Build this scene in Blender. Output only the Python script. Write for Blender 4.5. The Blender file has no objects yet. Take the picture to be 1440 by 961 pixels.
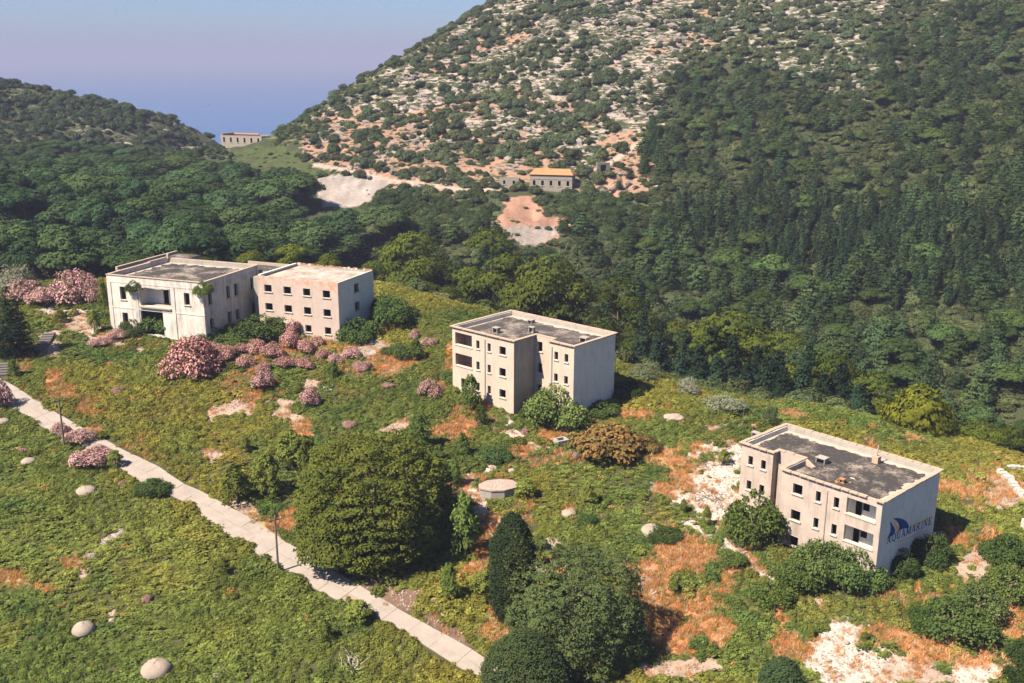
import bpy, math, random
import numpy as np
R = math.radians
scene = bpy.context.scene
# ------------------------------------------------------------------ camera
F_PX, PITCH, ROLL = 1436.8, R(15.407), R(0.233)
cam_d = bpy.data.cameras.new('camera'); cam = bpy.data.objects.new('camera', cam_d)
scene.collection.objects.link(cam); scene.camera = cam
cam_d.sensor_fit = 'HORIZONTAL'; cam_d.sensor_width = 36.0
cam_d.lens = 36.0 * F_PX / 1440.0
cam_d.clip_start = 1.0; cam_d.clip_end = 90000.0
from mathutils import Matrix
cam.matrix_world = Matrix.Rotation(R(90) - PITCH, 4, 'X') @ Matrix.Rotation(ROLL, 4, 'Z')
# ------------------------------------------------------------------ light
SUN_AZ = (-0.86, -0.51)                     # horizontal direction towards the sun
SUN_EL = R(51)
w = bpy.data.worlds.new('World'); scene.world = w; w.use_nodes = True
nt = w.node_tree; nt.nodes.clear()
sky = nt.nodes.new('ShaderNodeTexSky'); sky.sky_type = 'NISHITA'; sky.sun_disc = False
sky.sun_elevation = SUN_EL; sky.sun_rotation = math.atan2(SUN_AZ[0], SUN_AZ[1])
sky.air_density = 1.0; sky.dust_density = 2.6; sky.ozone_density = 10.0; sky.altitude = 1500
bg = nt.nodes.new('ShaderNodeBackground'); bg.inputs[1].default_value = 0.05
wo = nt.nodes.new('ShaderNodeOutputWorld')
nt.links.new(sky.outputs[0], bg.inputs[0]); nt.links.new(bg.outputs[0], wo.inputs[0])
sl = bpy.data.lights.new('sun', 'SUN'); sl.energy = 5.0; sl.angle = R(0.5); sl.color = (1.0, 0.89, 0.74)
so = bpy.data.objects.new('sun', sl); scene.collection.objects.link(so)
from mathutils import Vector
sdir = Vector((SUN_AZ[0], SUN_AZ[1], 0)).normalized() * math.cos(SUN_EL) + Vector((0, 0, math.sin(SUN_EL)))
so.rotation_euler = sdir.to_track_quat('Z', 'Y').to_euler()
so.location = (-60, -40, 120)
scene.view_settings.view_transform = 'Standard'; scene.view_settings.look = 'None'
scene.view_settings.exposure = 1.55; scene.view_settings.gamma = 1.0
scene.cycles.max_bounces = 5; scene.cycles.diffuse_bounces = 3; scene.cycles.volume_bounces = 0
scene.cycles.transmission_bounces = 3; scene.cycles.transparent_max_bounces = 4
scene.cycles.caustics_reflective = False; scene.cycles.caustics_refractive = False
scene.cycles.use_denoising = True; scene.cycles.denoising_prefilter = 'FAST'; scene.cycles.use_adaptive_sampling = False; scene.cycles.sample_clamp_indirect = 4.0
HAZE_DENSITY = 0.00024
# ------------------------------------------------------------------ helpers
rng = np.random.default_rng(7); random.seed(7)
COL = scene.collection

def ray(px, py):
    X = px - 720.0; Y = py - 480.5; c, s = math.cos(ROLL), math.sin(ROLL)
    X, Y = c * X + s * Y, -s * X + c * Y
    u = -Y / F_PX; x = X / F_PX
    return np.array([x, math.cos(PITCH) + u * math.sin(PITCH), -math.sin(PITCH) + u * math.cos(PITCH)])

def project(p):
    p = np.atleast_2d(p); x, y, z = p[:, 0], p[:, 1], p[:, 2]
    d = y * math.cos(PITCH) - z * math.sin(PITCH); u = y * math.sin(PITCH) + z * math.cos(PITCH)
    d = np.maximum(d, 1e-3)
    a, b = F_PX * x / d, -F_PX * u / d; c, s = math.cos(ROLL), math.sin(ROLL)
    return 720 + c * a - s * b, 480.5 + s * a + c * b, d

def vhash(ix, iy, seed):
    n = (ix.astype(np.int64) * 374761393 + iy.astype(np.int64) * 668265263 + seed * 974711) & 0xffffffff
    n = ((n ^ (n >> 13)) * 1274126177) & 0xffffffff
    return ((n ^ (n >> 16)) & 0xffff) / 65535.0

def vnoise(x, y, seed=0):
    x = np.asarray(x, float); y = np.asarray(y, float)
    xi, yi = np.floor(x), np.floor(y); fx, fy = x - xi, y - yi
    fx = fx * fx * (3 - 2 * fx); fy = fy * fy * (3 - 2 * fy)
    h = lambda a, b: vhash(xi + a, yi + b, seed)
    return (h(0, 0) * (1 - fx) + h(1, 0) * fx) * (1 - fy) + (h(0, 1) * (1 - fx) + h(1, 1) * fx) * fy

def fbm(x, y, seed=0, oct=4):
    t = 0; a = 0.5; s = 0
    for k in range(oct):
        t = t + a * vnoise(x * 2 ** k + 17.3 * k, y * 2 ** k - 9.1 * k, seed + k); s += a; a *= 0.5
    return t / s

def sstep(a, b, x):
    t = np.clip((x - a) / (b - a), 0, 1); return t * t * (3 - 2 * t)

def inpoly(px, py, poly):
    px = np.asarray(px, float); py = np.asarray(py, float); inside = np.zeros(px.shape, bool)
    n = len(poly)
    for i in range(n):
        x1, y1 = poly[i]; x2, y2 = poly[(i + 1) % n]
        if y1 == y2: continue
        c = ((y1 > py) != (y2 > py)) & (px < (x2 - x1) * (py - y1) / (y2 - y1) + x1)
        inside ^= c
    return inside

# ------------------------------------------------------------------ terrain height
BASE_A, BASE_B, BASE_C = -71.45, 0.0062, 0.1617          # the slope the barracks stand on
def plane(x, y): return BASE_A + BASE_B * x + BASE_C * y
def plane_hit(px, py):
    d = ray(px, py); t = BASE_A / (d[2] - BASE_B * d[0] - BASE_C * d[1]); return d * t
ctrl = []
for x in range(-110, 121, 23):
    for y in (55, 75, 95, 115):
        ctrl.append((x, y, plane(x, y)))
for x, y in ((-100, 140), (-75, 140), (-50, 140), (-25, 140), (0, 140), (-110, 165), (-85, 165), (-65, 168), (-40, 165), (-20, 165), (-60, 182), (-35, 182), (-85, 185), (20, 130), (40, 118)):
    ctrl.append((x, y, plane(x, y)))
for x, y in ((0, 20), (-80, 20), (80, 20), (0, -30), (-110, 0), (110, 0)): ctrl.append((x, y, plane(x, 45)))
CREST = [(530, 396), (640, 430), (760, 470), (900, 528), (1000, 570), (1100, 588), (1200, 603), (1300, 628), (1440, 665)]
for px, py in CREST:
    p = plane_hit(px, py); ctrl.append(tuple(p))
    q = p * (1 + 22 / np.hypot(p[0], p[1])); ctrl.append((q[0], q[1], p[2] - 6.5))
def cpd(px, py, D):                       # terrain seen at a pixel, D metres out along the ground
    d = ray(px, py); t = D / math.hypot(d[0], d[1]); ctrl.append(tuple(d * t))
def cxd(px, D, z):                        # a bearing, a distance and a height, for what is hidden
    d = ray(px, 480); t = D / math.hypot(d[0], d[1]); ctrl.append((d[0] * t, d[1] * t, z))
for px, D, z in ((640, 262, -61), (760, 235, -65), (900, 210, -70), (1000, 200, -72), (1200, 185, -73), (1440, 185, -73), (1600, 180, -74), (540, 262, -58),
                 (-100, 235, -46), (60, 235, -47), (200, 240, -48), (350, 245, -50), (450, 250, -53), (60, 205, -41), (250, 208, -41), (420, 215, -43)):
    cxd(px, D, z)
for c in ((745, 345, 285), (690, 325, 292), (760, 290, 315), (775, 262, 330), (850, 260, 330), (640, 282, 318), (545, 252, 345), (490, 285, 322), (440, 255, 350), (400, 235, 385), (345, 206, 432), (300, 215, 425),
          (380, 196, 452), (450, 148, 478), (550, 88, 508), (640, 36, 540), (690, 8, 558), (480, 205, 400), (600, 200, 385), (775, 150, 402), (775, 60, 462), (775, -30, 530), (900, 200, 362), (900, 100, 425), (900, 0, 490),
          (620, 120, 450), (560, 160, 430), (700, 60, 490), (700, 200, 375),
          (1000, 500, 228), (1000, 400, 262), (1000, 300, 308), (1000, 200, 358), (1000, 100, 418), (1000, 0, 482),
          (1200, 520, 215), (1200, 430, 245), (1200, 300, 302), (1200, 180, 358), (1200, 80, 412), (1200, 0, 465),
          (1440, 560, 205), (1440, 450, 240), (1440, 300, 300), (1440, 150, 372), (1440, 0, 455), (1600, 450, 235), (1600, 250, 320), (1600, 0, 450),
          (900, 450, 245), (900, 350, 280), (900, 270, 322), (600, 330, 292), (520, 330, 300),
          (430, 330, 300), (300, 320, 300), (200, 315, 300), (80, 310, 300), (-80, 310, 300), (300, 285, 355), (150, 270, 360), (0, 268, 360), (-120, 268, 360),
          (0, 226, 430), (-120, 224, 430), (150, 232, 430), (240, 228, 435),
          (0, 132, 610), (100, 152, 596), (200, 178, 570), (260, 190, 552), (305, 197, 540), (-120, 95, 640), (50, 165, 520), (150, 180, 500)):
    cpd(*c)
for c in ((345, 520, -58), (345, 640, -100), (380, 560, -80), (300, 600, -85), (450, 600, -80), (550, 640, -70), (200, 680, -88), (100, 730, -85), (0, 760, -85), (-120, 780, -85), (640, 690, -60),
          (800, 640, 62), (800, 800, 0), (1000, 600, 82), (1000, 780, 30), (1200, 600, 92), (1440, 600, 96), (1440, 800, 50), (1650, 600, 96), (1200, 800, 45)):
    cxd(*c)
for px in (-300, 0, 250, 345, 450, 600, 800, 1100, 1440, 1700): cxd(px, 1150, -150)
CT = np.array(ctrl); SC = 100.0
def tps_k(r2): return np.where(r2 > 1e-12, 0.5 * r2 * np.log(np.maximum(r2, 1e-12)), 0.0)
def tps_fit(P, lam=0.004):
    n = len(P); X = P[:, :2] / SC
    K = tps_k(((X[:, None] - X[None]) ** 2).sum(-1)) + lam * np.eye(n)
    A = np.zeros((n + 3, n + 3)); A[:n, :n] = K; A[:n, n] = 1; A[:n, n + 1:] = X; A[n, :n] = 1; A[n + 1:, :n] = X.T
    return X, np.linalg.solve(A, np.concatenate([P[:, 2], [0, 0, 0]]))
TX, TWT = tps_fit(CT)
def H0(x, y):
    x = np.atleast_1d(np.asarray(x, float)); y = np.atleast_1d(np.asarray(y, float)); sh = x.shape
    q = np.stack([x.ravel(), y.ravel()], 1) / SC; out = np.empty(len(q))
    for i in range(0, len(q), 20000):
        s = q[i:i + 20000]; r2 = ((s[:, None] - TX[None]) ** 2).sum(-1)
        out[i:i + 20000] = tps_k(r2) @ TWT[:-3] + TWT[-3] + s @ TWT[-2:]
    return out.reshape(sh)
def H(x, y):
    x = np.atleast_1d(np.asarray(x, float)); y = np.atleast_1d(np.asarray(y, float))
    D = np.hypot(x, y); far = sstep(190, 300, D)
    z = H0(x, y)
    z = z + (fbm(x / 14, y / 14, 3, 3) - .5) * (0.9 + 3.0 * far)
    ledge = fbm(x / 60 + 5, y / 60, 11, 3) * 14 + z * 0.36
    fr = ledge - np.floor(ledge)
    z = z + far * 0.9 * (sstep(0.0, 0.28, fr) - fr)
    return z
def hit(px, py, lo=60.0, hi=900.0):
    d = ray(px, py); d = d / math.hypot(d[0], d[1]); t = np.arange(lo, hi, 0.6)
    dz = d[2] * t - H(d[0] * t, d[1] * t); k = np.where(dz < 0)[0]
    if len(k) == 0: return None
    i = max(k[0], 1); f = dz[i - 1] / (dz[i - 1] - dz[i] + 1e-9); tt = t[i - 1] + f * 0.6
    return np.array([d[0] * tt, d[1] * tt, d[2] * tt])
def ground(x, y): return float(H(x, y)[0])

# ------------------------------------------------------------------ mesh helpers
class MB:
    def __init__(s): s.v = []; s.f = []
    def quad(s, a, b, c, d):
        n = len(s.v); s.v += [tuple(a), tuple(b), tuple(c), tuple(d)]; s.f.append((n, n + 1, n + 2, n + 3)); return s
    def poly(s, pts):
        n = len(s.v); s.v += [tuple(p) for p in pts]; s.f.append(tuple(range(n, n + len(pts)))); return s
    def hexa(s, lo, hi):                       # 4 bottom, 4 top corners, counter-clockwise seen from above
        n = len(s.v); s.v += [tuple(p) for p in lo] + [tuple(p) for p in hi]
        s.f += [(n + 3, n + 2, n + 1, n), (n + 4, n + 5, n + 6, n + 7)]
        for i in range(4):
            j = (i + 1) % 4; s.f.append((n + i, n + j, n + 4 + j, n + 4 + i))
        return s
    def box(s, x0, x1, y0, y1, z0, z1):
        x0, x1 = min(x0, x1), max(x0, x1); y0, y1 = min(y0, y1), max(y0, y1)
        return s.hexa([(x0, y0, z0), (x1, y0, z0), (x1, y1, z0), (x0, y1, z0)], [(x0, y0, z1), (x1, y0, z1), (x1, y1, z1), (x0, y1, z1)])
    def tube(s, a, b, ra, rb, n=7, cap=True):
        a = Vector(a); b = Vector(b); d = (b - a).normalized(); u = d.orthogonal().normalized(); v = d.cross(u); k = len(s.v)
        for c, r in ((a, ra), (b, rb)):
            for i in range(n):
                t = 2 * math.pi * i / n; s.v.append(tuple(c + (u * math.cos(t) + v * math.sin(t)) * r))
        for i in range(n):
            j = (i + 1) % n; s.f.append((k + i, k + j, k + n + j, k + n + i))
        if cap: s.f.append(tuple(range(k + n, k + 2 * n))); s.f.append(tuple(reversed(range(k, k + n))))
        return s
    def mesh(s, name, mat, smooth=False):
        m = bpy.data.meshes.new(name); m.from_pydata(s.v, [], s.f); m.materials.append(mat)
        if smooth: m.shade_smooth()
        m.update(); return m
    def build(s, name, mat, parent=None, smooth=False):
        return link(name, s.mesh(name, mat, smooth), parent)

def link(name, mesh, parent=None):
    o = bpy.data.objects.new(name, mesh); COL.objects.link(o)
    if parent is not None: o.parent = parent
    return o
def tag(o, label, cat, group=None, kind=None):
    o['label'] = label; o['category'] = cat
    if group: o['group'] = group
    if kind: o['kind'] = kind
    return o
def thing(name, label, cat, loc=(0, 0, 0), rz=0.0, group=None, scale=(1, 1, 1)):
    o = bpy.data.objects.new(name, None); COL.objects.link(o); o.empty_display_size = 0.5
    o.location = loc; o.rotation_euler = (0, 0, rz); o.scale = scale
    return tag(o, label, cat, group)

# ------------------------------------------------------------------ materials
def mat(name):
    m = bpy.data.materials.new(name); m.use_nodes = True; n = m.node_tree; n.nodes.clear()
    out = n.nodes.new('ShaderNodeOutputMaterial'); return m, n, out
def N(n, t, **k):
    x = n.nodes.new(t)
    for a, b in k.items(): setattr(x, a, b)
    return x
def noise(n, vec, scale, detail=4.0, rough=0.55, dist=0.0):
    x = N(n, 'ShaderNodeTexNoise'); x.inputs['Scale'].default_value = scale; x.inputs['Detail'].default_value = detail
    x.inputs['Roughness'].default_value = rough; x.inputs['Distortion'].default_value = dist
    if vec is not None: n.links.new(vec, x.inputs['Vector'])
    return x.outputs['Fac']
def ramp(n, fac, a, b, ca=(0, 0, 0, 1), cb=(1, 1, 1, 1)):
    x = N(n, 'ShaderNodeValToRGB'); e = x.color_ramp.elements
    e[0].position = a; e[0].color = ca; e[1].position = b; e[1].color = cb
    n.links.new(fac, x.inputs[0]); return x.outputs[0]
def mix(n, fac, a, b, mode='MIX'):
    x = N(n, 'ShaderNodeMix', data_type='RGBA', blend_type=mode)
    for sock, v in ((x.inputs[0], fac), (x.inputs[6], a), (x.inputs[7], b)):
        if hasattr(v, 'is_linked'): n.links.new(v, sock)
        else: sock.default_value = v if not isinstance(v, tuple) else (v + (1,) if len(v) == 3 else v)
    return x.outputs[2]
def mathn(n, op, a, b=None, c=None):
    x = N(n, 'ShaderNodeMath', operation=op)
    for i, v in enumerate((a, b, c)):
        if v is None: continue
        if hasattr(v, 'is_linked'): n.links.new(v, x.inputs[i])
        else: x.inputs[i].default_value = v
    return x.outputs[0]
def mapping(n, vec, scale=(1, 1, 1), loc=(0, 0, 0)):
    x = N(n, 'ShaderNodeMapping'); x.inputs['Scale'].default_value = scale; x.inputs['Location'].default_value = loc
    n.links.new(vec, x.inputs[0]); return x.outputs[0]
def bump(n, h, strength, dist):
    x = N(n, 'ShaderNodeBump'); x.inputs['Strength'].default_value = strength; x.inputs['Distance'].default_value = dist
    n.links.new(h, x.inputs['Height']); return x.outputs[0]
def principled(n, out, col, rough=0.9, normal=None, spec=0.25):
    p = N(n, 'ShaderNodeBsdfPrincipled'); p.inputs['Roughness'].default_value = rough; p.inputs['Specular IOR Level'].default_value = spec
    if hasattr(col, 'is_linked'): n.links.new(col, p.inputs['Base Color'])
    else: p.inputs['Base Color'].default_value = tuple(col) + (1,)
    if normal is not None: n.links.new(normal, p.inputs['Normal'])
    n.links.new(p.outputs[0], out.inputs[0]); return p

def plaster(name, base, stain, brick=None, streak=0.6, patch=0.5, seed=0.0):
    base = tuple(.60 * x for x in base); stain = tuple(.55 * x for x in stain)
    m, n, out = mat(name); tc = N(n, 'ShaderNodeTexCoord'); v = mapping(n, tc.outputs['Object'], loc=(seed, seed * .7, seed * 1.3))
    st = mathn(n, 'MULTIPLY', ramp(n, noise(n, mapping(n, v, (1.3, 1.3, 0.17)), 1.0, 6, .75), .44, .66), ramp(n, noise(n, v, .33, 3, .6), .38, .60))
    pa = mathn(n, 'MULTIPLY_ADD', ramp(n, noise(n, v, 0.62, 9, .76), .45, .58), .6, mathn(n, 'MULTIPLY', ramp(n, noise(n, v, 2.3, 7, .76), .50, .62), .5))
    sp = ramp(n, noise(n, v, 5.0, 4, .7), .35, .75)
    c = mix(n, mathn(n, 'MULTIPLY', st, streak), base, stain)
    c = mix(n, mathn(n, 'MULTIPLY', pa, patch), c, tuple(.55 * a + .45 * b for a, b in zip(base, stain)))
    c = mix(n, mathn(n, 'MULTIPLY', sp, .28), c, tuple(min(1, x * 1.2) for x in base))
    fine = ramp(n, noise(n, v, 14.0, 3, .6), .60, .72)
    c = mix(n, mathn(n, 'MULTIPLY', fine, .35), c, tuple(x * .55 for x in stain))
    if brick:
        z = N(n, 'ShaderNodeSeparateXYZ'); n.links.new(tc.outputs['Object'], z.inputs[0])
        top = mathn(n, 'MULTIPLY_ADD', z.outputs[2], 0.30, 1.02)
        bm_ = ramp(n, mathn(n, 'ADD', mathn(n, 'MULTIPLY', top, .20), noise(n, v, 1.1, 6, .7)), .66, .74)
        c = mix(n, mathn(n, 'MULTIPLY', bm_, .8), c, brick)
    nb = bump(n, noise(n, v, 9.0, 5, .7), .35, .05)
    principled(n, out, c, .92, nb, .15); return m

M = {}
M['plaster_pink'] = plaster('pink_plaster', (.63, .51, .43), (.25, .205, .175), None, .75, .75, 3.0)
M['plaster_cream'] = plaster('cream_plaster', (.70, .565, .455), (.32, .26, .21), None, .5, .5, 8.0)
M['plaster_white'] = plaster('white_plaster', (.90, .82, .72), (.22, .195, .17), None, .95, .6, 5.0)
M['plaster_brick'] = plaster('peeling_plaster', (.68, .54, .455), (.34, .25, .20), (.44, .20, .11), .4, .5, 12.0)
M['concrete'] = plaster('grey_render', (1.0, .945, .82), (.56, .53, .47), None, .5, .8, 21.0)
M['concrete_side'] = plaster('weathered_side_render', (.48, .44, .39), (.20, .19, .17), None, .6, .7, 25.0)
M['coping'] = plaster('coping_concrete', (.54, .43, .34), (.34, .28, .22), None, .3, .5, 31.0)
M['reveal'] = plaster('pale_render', (.66, .60, .52), (.42, .37, .31), None, .3, .3, 41.0)
M['inside'] = plaster('interior_whitewash', (1.1, 1.06, .98), (.6, .56, .5), None, .4, .4, 51.0)
M['inside_red'] = plaster('interior_flaking', (.58, .42, .33), (.42, .17, .09), None, .9, .8, 57.0)
M['dark'] = plaster('interior_shade_tone', (.075, .07, .065), (.045, .042, .04), None, .4, .4, 61.0)  # shade behind the openings is put into this dark base colour
M['bunker'] = plaster('bunker_concrete', (.46, .37, .30), (.17, .14, .115), None, .5, .95, 71.0)
M['rust'] = plaster('rusty_steel', (.22, .12, .07), (.10, .06, .04), None, .5, .6, 73.0)
M['brick'] = plaster('old_brick', (.48, .24, .14), (.33, .18, .12), None, .4, .6, 77.0)
M['roof_tile'] = plaster('orange_roof_tile', (.58, .27, .12), (.40, .20, .10), None, .4, .6, 83.0)
M['stone'] = plaster('old_masonry', (.42, .37, .31), (.26, .23, .19), None, .5, .7, 87.0)
M['pole'] = plaster('pole_concrete', (.20, .18, .16), (.11, .10, .09), None, .5, .5, 89.0)

def roofmat(name, tar, pale, lo, hi, seed):
    m, n, out = mat(name); tc = N(n, 'ShaderNodeTexCoord'); v = mapping(n, tc.outputs['Object'], loc=(seed, seed, 0))
    a = noise(n, v, .32, 8, .68); b = noise(n, v, 3.0, 6, .75)
    f = ramp(n, mathn(n, 'ADD', mathn(n, 'MULTIPLY', a, .62), mathn(n, 'MULTIPLY', b, .38)), lo, hi)
    c = mix(n, f, tar, pale)
    c = mix(n, ramp(n, noise(n, v, 1.1, 5, .7), .55, .8), c, tuple(.5 * x + .5 * y for x, y in zip(tar, (.35, .24, .18))))
    principled(n, out, c, .95, bump(n, b, .4, .04), .1); return m
M['roof_dark'] = roofmat('tar_roof', (.040, .037, .036), (.30, .25, .20), .50, .64, 2)
M['roof_mid'] = roofmat('worn_tar_roof', (.050, .046, .044), (.31, .255, .21), .50, .66, 5)
M['roof_pale'] = roofmat('rubble_roof', (.15, .13, .115), (.42, .34, .285), .40, .58, 9)
for nd in [x for x in M['coping'].node_tree.nodes if x.type == 'BSDF_PRINCIPLED']:
    nn_ = M['coping'].node_tree; src = nd.inputs['Base Color'].links[0].from_socket; oi_ = nn_.nodes.new('ShaderNodeObjectInfo')
    nn_.links.new(mix(nn_, mathn(nn_, 'MULTIPLY', oi_.outputs['Random'], .45), src, (.40, .25, .16)), nd.inputs['Base Color'])
M['roof_edge'] = plaster('roof_screed', (.60, .49, .40), (.36, .29, .24), None, .3, .6, 35.0)

def foliage(name, c1, c2, trans=.22, var=.35, inst=False, tipcol=None):
    """leaf colour from two tones per leaf, a shift per plant and a slow drift over the ground"""
    m, n, out = mat(name)
    at = N(n, 'ShaderNodeAttribute', attribute_name='tone')
    c = mix(n, at.outputs['Fac'], c1, c2)
    oi = N(n, 'ShaderNodeObjectInfo')
    geo = N(n, 'ShaderNodeNewGeometry')
    rnd = oi.outputs['Random']
    val = mathn(n, 'MULTIPLY_ADD', rnd, var * 2, 1 - var)
    big = mathn(n, 'MULTIPLY_ADD', noise(n, geo.outputs['Position'], .045, 3, .6), .8, .6)
    val = mathn(n, 'MULTIPLY', val, big)
    vm = N(n, 'ShaderNodeVectorMath', operation='SCALE'); n.links.new(c, vm.inputs[0]); n.links.new(val, vm.inputs['Scale'])
    tint = N(n, 'ShaderNodeAttribute', attribute_name='tint', attribute_type='INSTANCER').outputs['Color'] if inst else oi.outputs['Color']
    vt = N(n, 'ShaderNodeVectorMath', operation='MULTIPLY'); n.links.new(vm.outputs[0], vt.inputs[0]); n.links.new(tint, vt.inputs[1])
    d = N(n, 'ShaderNodeBsdfDiffuse'); t = N(n, 'ShaderNodeBsdfTranslucent'); mx = N(n, 'ShaderNodeMixShader'); mx.inputs[0].default_value = trans
    n.links.new(vt.outputs[0], d.inputs[0]); n.links.new(vt.outputs[0], t.inputs[0])
    n.links.new(d.outputs[0], mx.inputs[1]); n.links.new(t.outputs[0], mx.inputs[2]); n.links.new(mx.outputs[0], out.inputs[0])
    return m
M['pine'] = foliage('pine_needles', (.038, .056, .012), (.112, .118, .022))
M['forest'] = foliage('forest_needles', (.022, .043, .021), (.054, .086, .034), .15)
M['conifer'] = foliage('conifer_needles', (.019, .036, .019), (.042, .064, .029))
M['cypress'] = foliage('cypress_scales', (.026, .044, .020), (.054, .076, .030), .12)
M['maquis'] = foliage('maquis_leaves', (.040, .056, .027), (.078, .098, .046))
M['fig'] = foliage('fig_leaves', (.040, .070, .020), (.120, .155, .045), .3)
M['young'] = foliage('young_pine_needles', (.062, .088, .022), (.120, .140, .036))
M['oleander'] = foliage('oleander_leaves', (.075, .085, .035), (.16, .12, .06))
M['flower'] = foliage('oleander_flowers', (.46, .21, .19), (.72, .42, .49), .25, .15)
M['olive'] = foliage('olive_leaves', (.13, .14, .085), (.22, .22, .15))
M['rusty'] = foliage('rusty_leaves', (.10, .10, .035), (.30, .15, .05))
M['cover'] = foliage('bramble_leaves', (.55, .55, .55), (1.15, 1.15, 1.15), .25, .28, True)
M['dry'] = foliage('dry_grass_blades', (.6, .6, .6), (1.1, 1.1, 1.1), .2, .2, True)
M['forest_i'] = foliage('far_forest_needles', (.6, .6, .6), (1.15, 1.15, 1.15), .2, .3, True)
m, n, out = mat('bark'); g = N(n, 'ShaderNodeNewGeometry')
principled(n, out, mix(n, noise(n, mapping(n, g.outputs['Position'], (3, 3, .8)), 2.0, 5), (.07, .05, .035), (.20, .15, .11)), .95); M['bark'] = m
m, n, out = mat('dead_wood'); g = N(n, 'ShaderNodeNewGeometry')
principled(n, out, mix(n, noise(n, g.outputs['Position'], 3.0, 4), (.26, .22, .19), (.48, .43, .38)), .95); M['deadwood'] = m

def rockmat(name, c1, c2, c3):
    m, n, out = mat(name); g = N(n, 'ShaderNodeNewGeometry'); p = g.outputs['Position']
    c = mix(n, ramp(n, noise(n, p, .5, 6, .65), .35, .65), c1, c2)
    c = mix(n, ramp(n, noise(n, p, 2.4, 5, .7), .52, .7), c, c3)
    principled(n, out, c, .95, bump(n, noise(n, p, 3.0, 6, .75), .6, .15), .1); return m
M['rock'] = rockmat('limestone', (.22, .188, .163), (.18, .158, .14), (.20, .18, .16))
M['boulder'] = rockmat('boulder_stone', (.31, .245, .205), (.26, .20, .165), (.30, .25, .21))

m, n, out = mat('path_concrete'); g = N(n, 'ShaderNodeNewGeometry'); p = g.outputs['Position']
oi = N(n, 'ShaderNodeObjectInfo')
c = mix(n, ramp(n, noise(n, p, .7, 7, .68), .35, .68), (.28, .235, .20), (.20, .17, .145))
c = mix(n, ramp(n, noise(n, p, 4.0, 5, .7), .58, .76), c, (.27, .22, .19))
c = mix(n, mathn(n, 'MULTIPLY', oi.outputs['Random'], .5), c, (.27, .235, .205))
principled(n, out, c, .93, bump(n, noise(n, p, 7.0, 5, .7), .3, .03), .15); M['path'] = m
m, n, out = mat('path_bed'); g = N(n, 'ShaderNodeNewGeometry')
principled(n, out, mix(n, noise(n, g.outputs['Position'], 3.0, 5), (.16, .11, .08), (.32, .25, .19)), .95); M['path_bed'] = m
def paint(name, col):
    m, n, out = mat(name); tc = N(n, 'ShaderNodeTexCoord'); w_ = noise(n, tc.outputs['Object'], 5.0, 5, .7)
    principled(n, out, mix(n, ramp(n, w_, .58, .75), col, tuple(.6 * a + .4 * .42 for a in col)), .85, None, .2); return m
M['paint_blue'] = paint('navy_wall_paint', (.005, .042, .16)); M['paint_orange'] = paint('orange_wall_paint', (.80, .36, .09))
m, n, out = mat('sea_water'); g = N(n, 'ShaderNodeNewGeometry')
pr = principled(n, out, (.034, .088, .20), .45, bump(n, noise(n, g.outputs['Position'], .12, 6, .6), .25, .5), .5); M['sea'] = m
# ------------------------------------------------------------------ ground zones (pixel outlines thrown onto the terrain)
P_ROCK = [(690, -90), (1000, -90), (1020, 60), (945, 110), (925, 200), (925, 262), (880, 280), (800, 268), (700, 268), (640, 282), (545, 262), (425, 222), (425, 190), (440, 165), (480, 145), (540, 105), (620, 55)]
P_ROCK2 = [(1000, -90), (1360, -70), (1350, 30), (1290, 70), (1215, 150), (1140, 125), (1085, 100), (1010, 80)]
P_FLANK = [(372, 196), (380, 180), (450, 125), (560, 65), (690, -15), (660, 25), (560, 105), (480, 150), (430, 205), (385, 205)]
P_FIELD = [(320, 215), (385, 200), (440, 222), (545, 252), (480, 246), (445, 262), (436, 285), (400, 268), (345, 238)]
P_MAQ = [(545, 262), (640, 272), (705, 282), (690, 318), (660, 335), (560, 335), (500, 300), (520, 285)]
P_MAQ2 = [(775, 270), (900, 275), (985, 300), (985, 400), (900, 410), (800, 345), (806, 310)]
P_SCREE = [(436, 262), (450, 246), (490, 241), (546, 254), (528, 274), (516, 288), (480, 293), (456, 291)]
P_SCREE2 = [(676, 322), (700, 300), (716, 278), (752, 276), (768, 300), (806, 308), (800, 322), (756, 347), (735, 347)]
P_CLEAR = [(846, 248), (900, 240), (922, 248), (918, 278), (880, 274), (868, 284), (850, 268)]
P_CONIF = [(950, 300), (1050, 290), (1440, 300), (1500, 440), (1300, 430), (1100, 400), (960, 340)]
P_LHILL = [(-200, 20), (0, 60), (100, 85), (210, 120), (335, 165), (325, 225), (210, 222), (60, 210), (-200, 208)]
P_LFOREST = [(-250, 208), (60, 210), (205, 222), (290, 232), (345, 246), (400, 268), (436, 288), (470, 296), (540, 332), (560, 365), (520, 380), (-250, 420)]
TRACKS = [[(440, 232), (505, 243), (560, 256), (640, 266), (700, 268)], [(838, 240), (870, 222), (912, 192)]]

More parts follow.
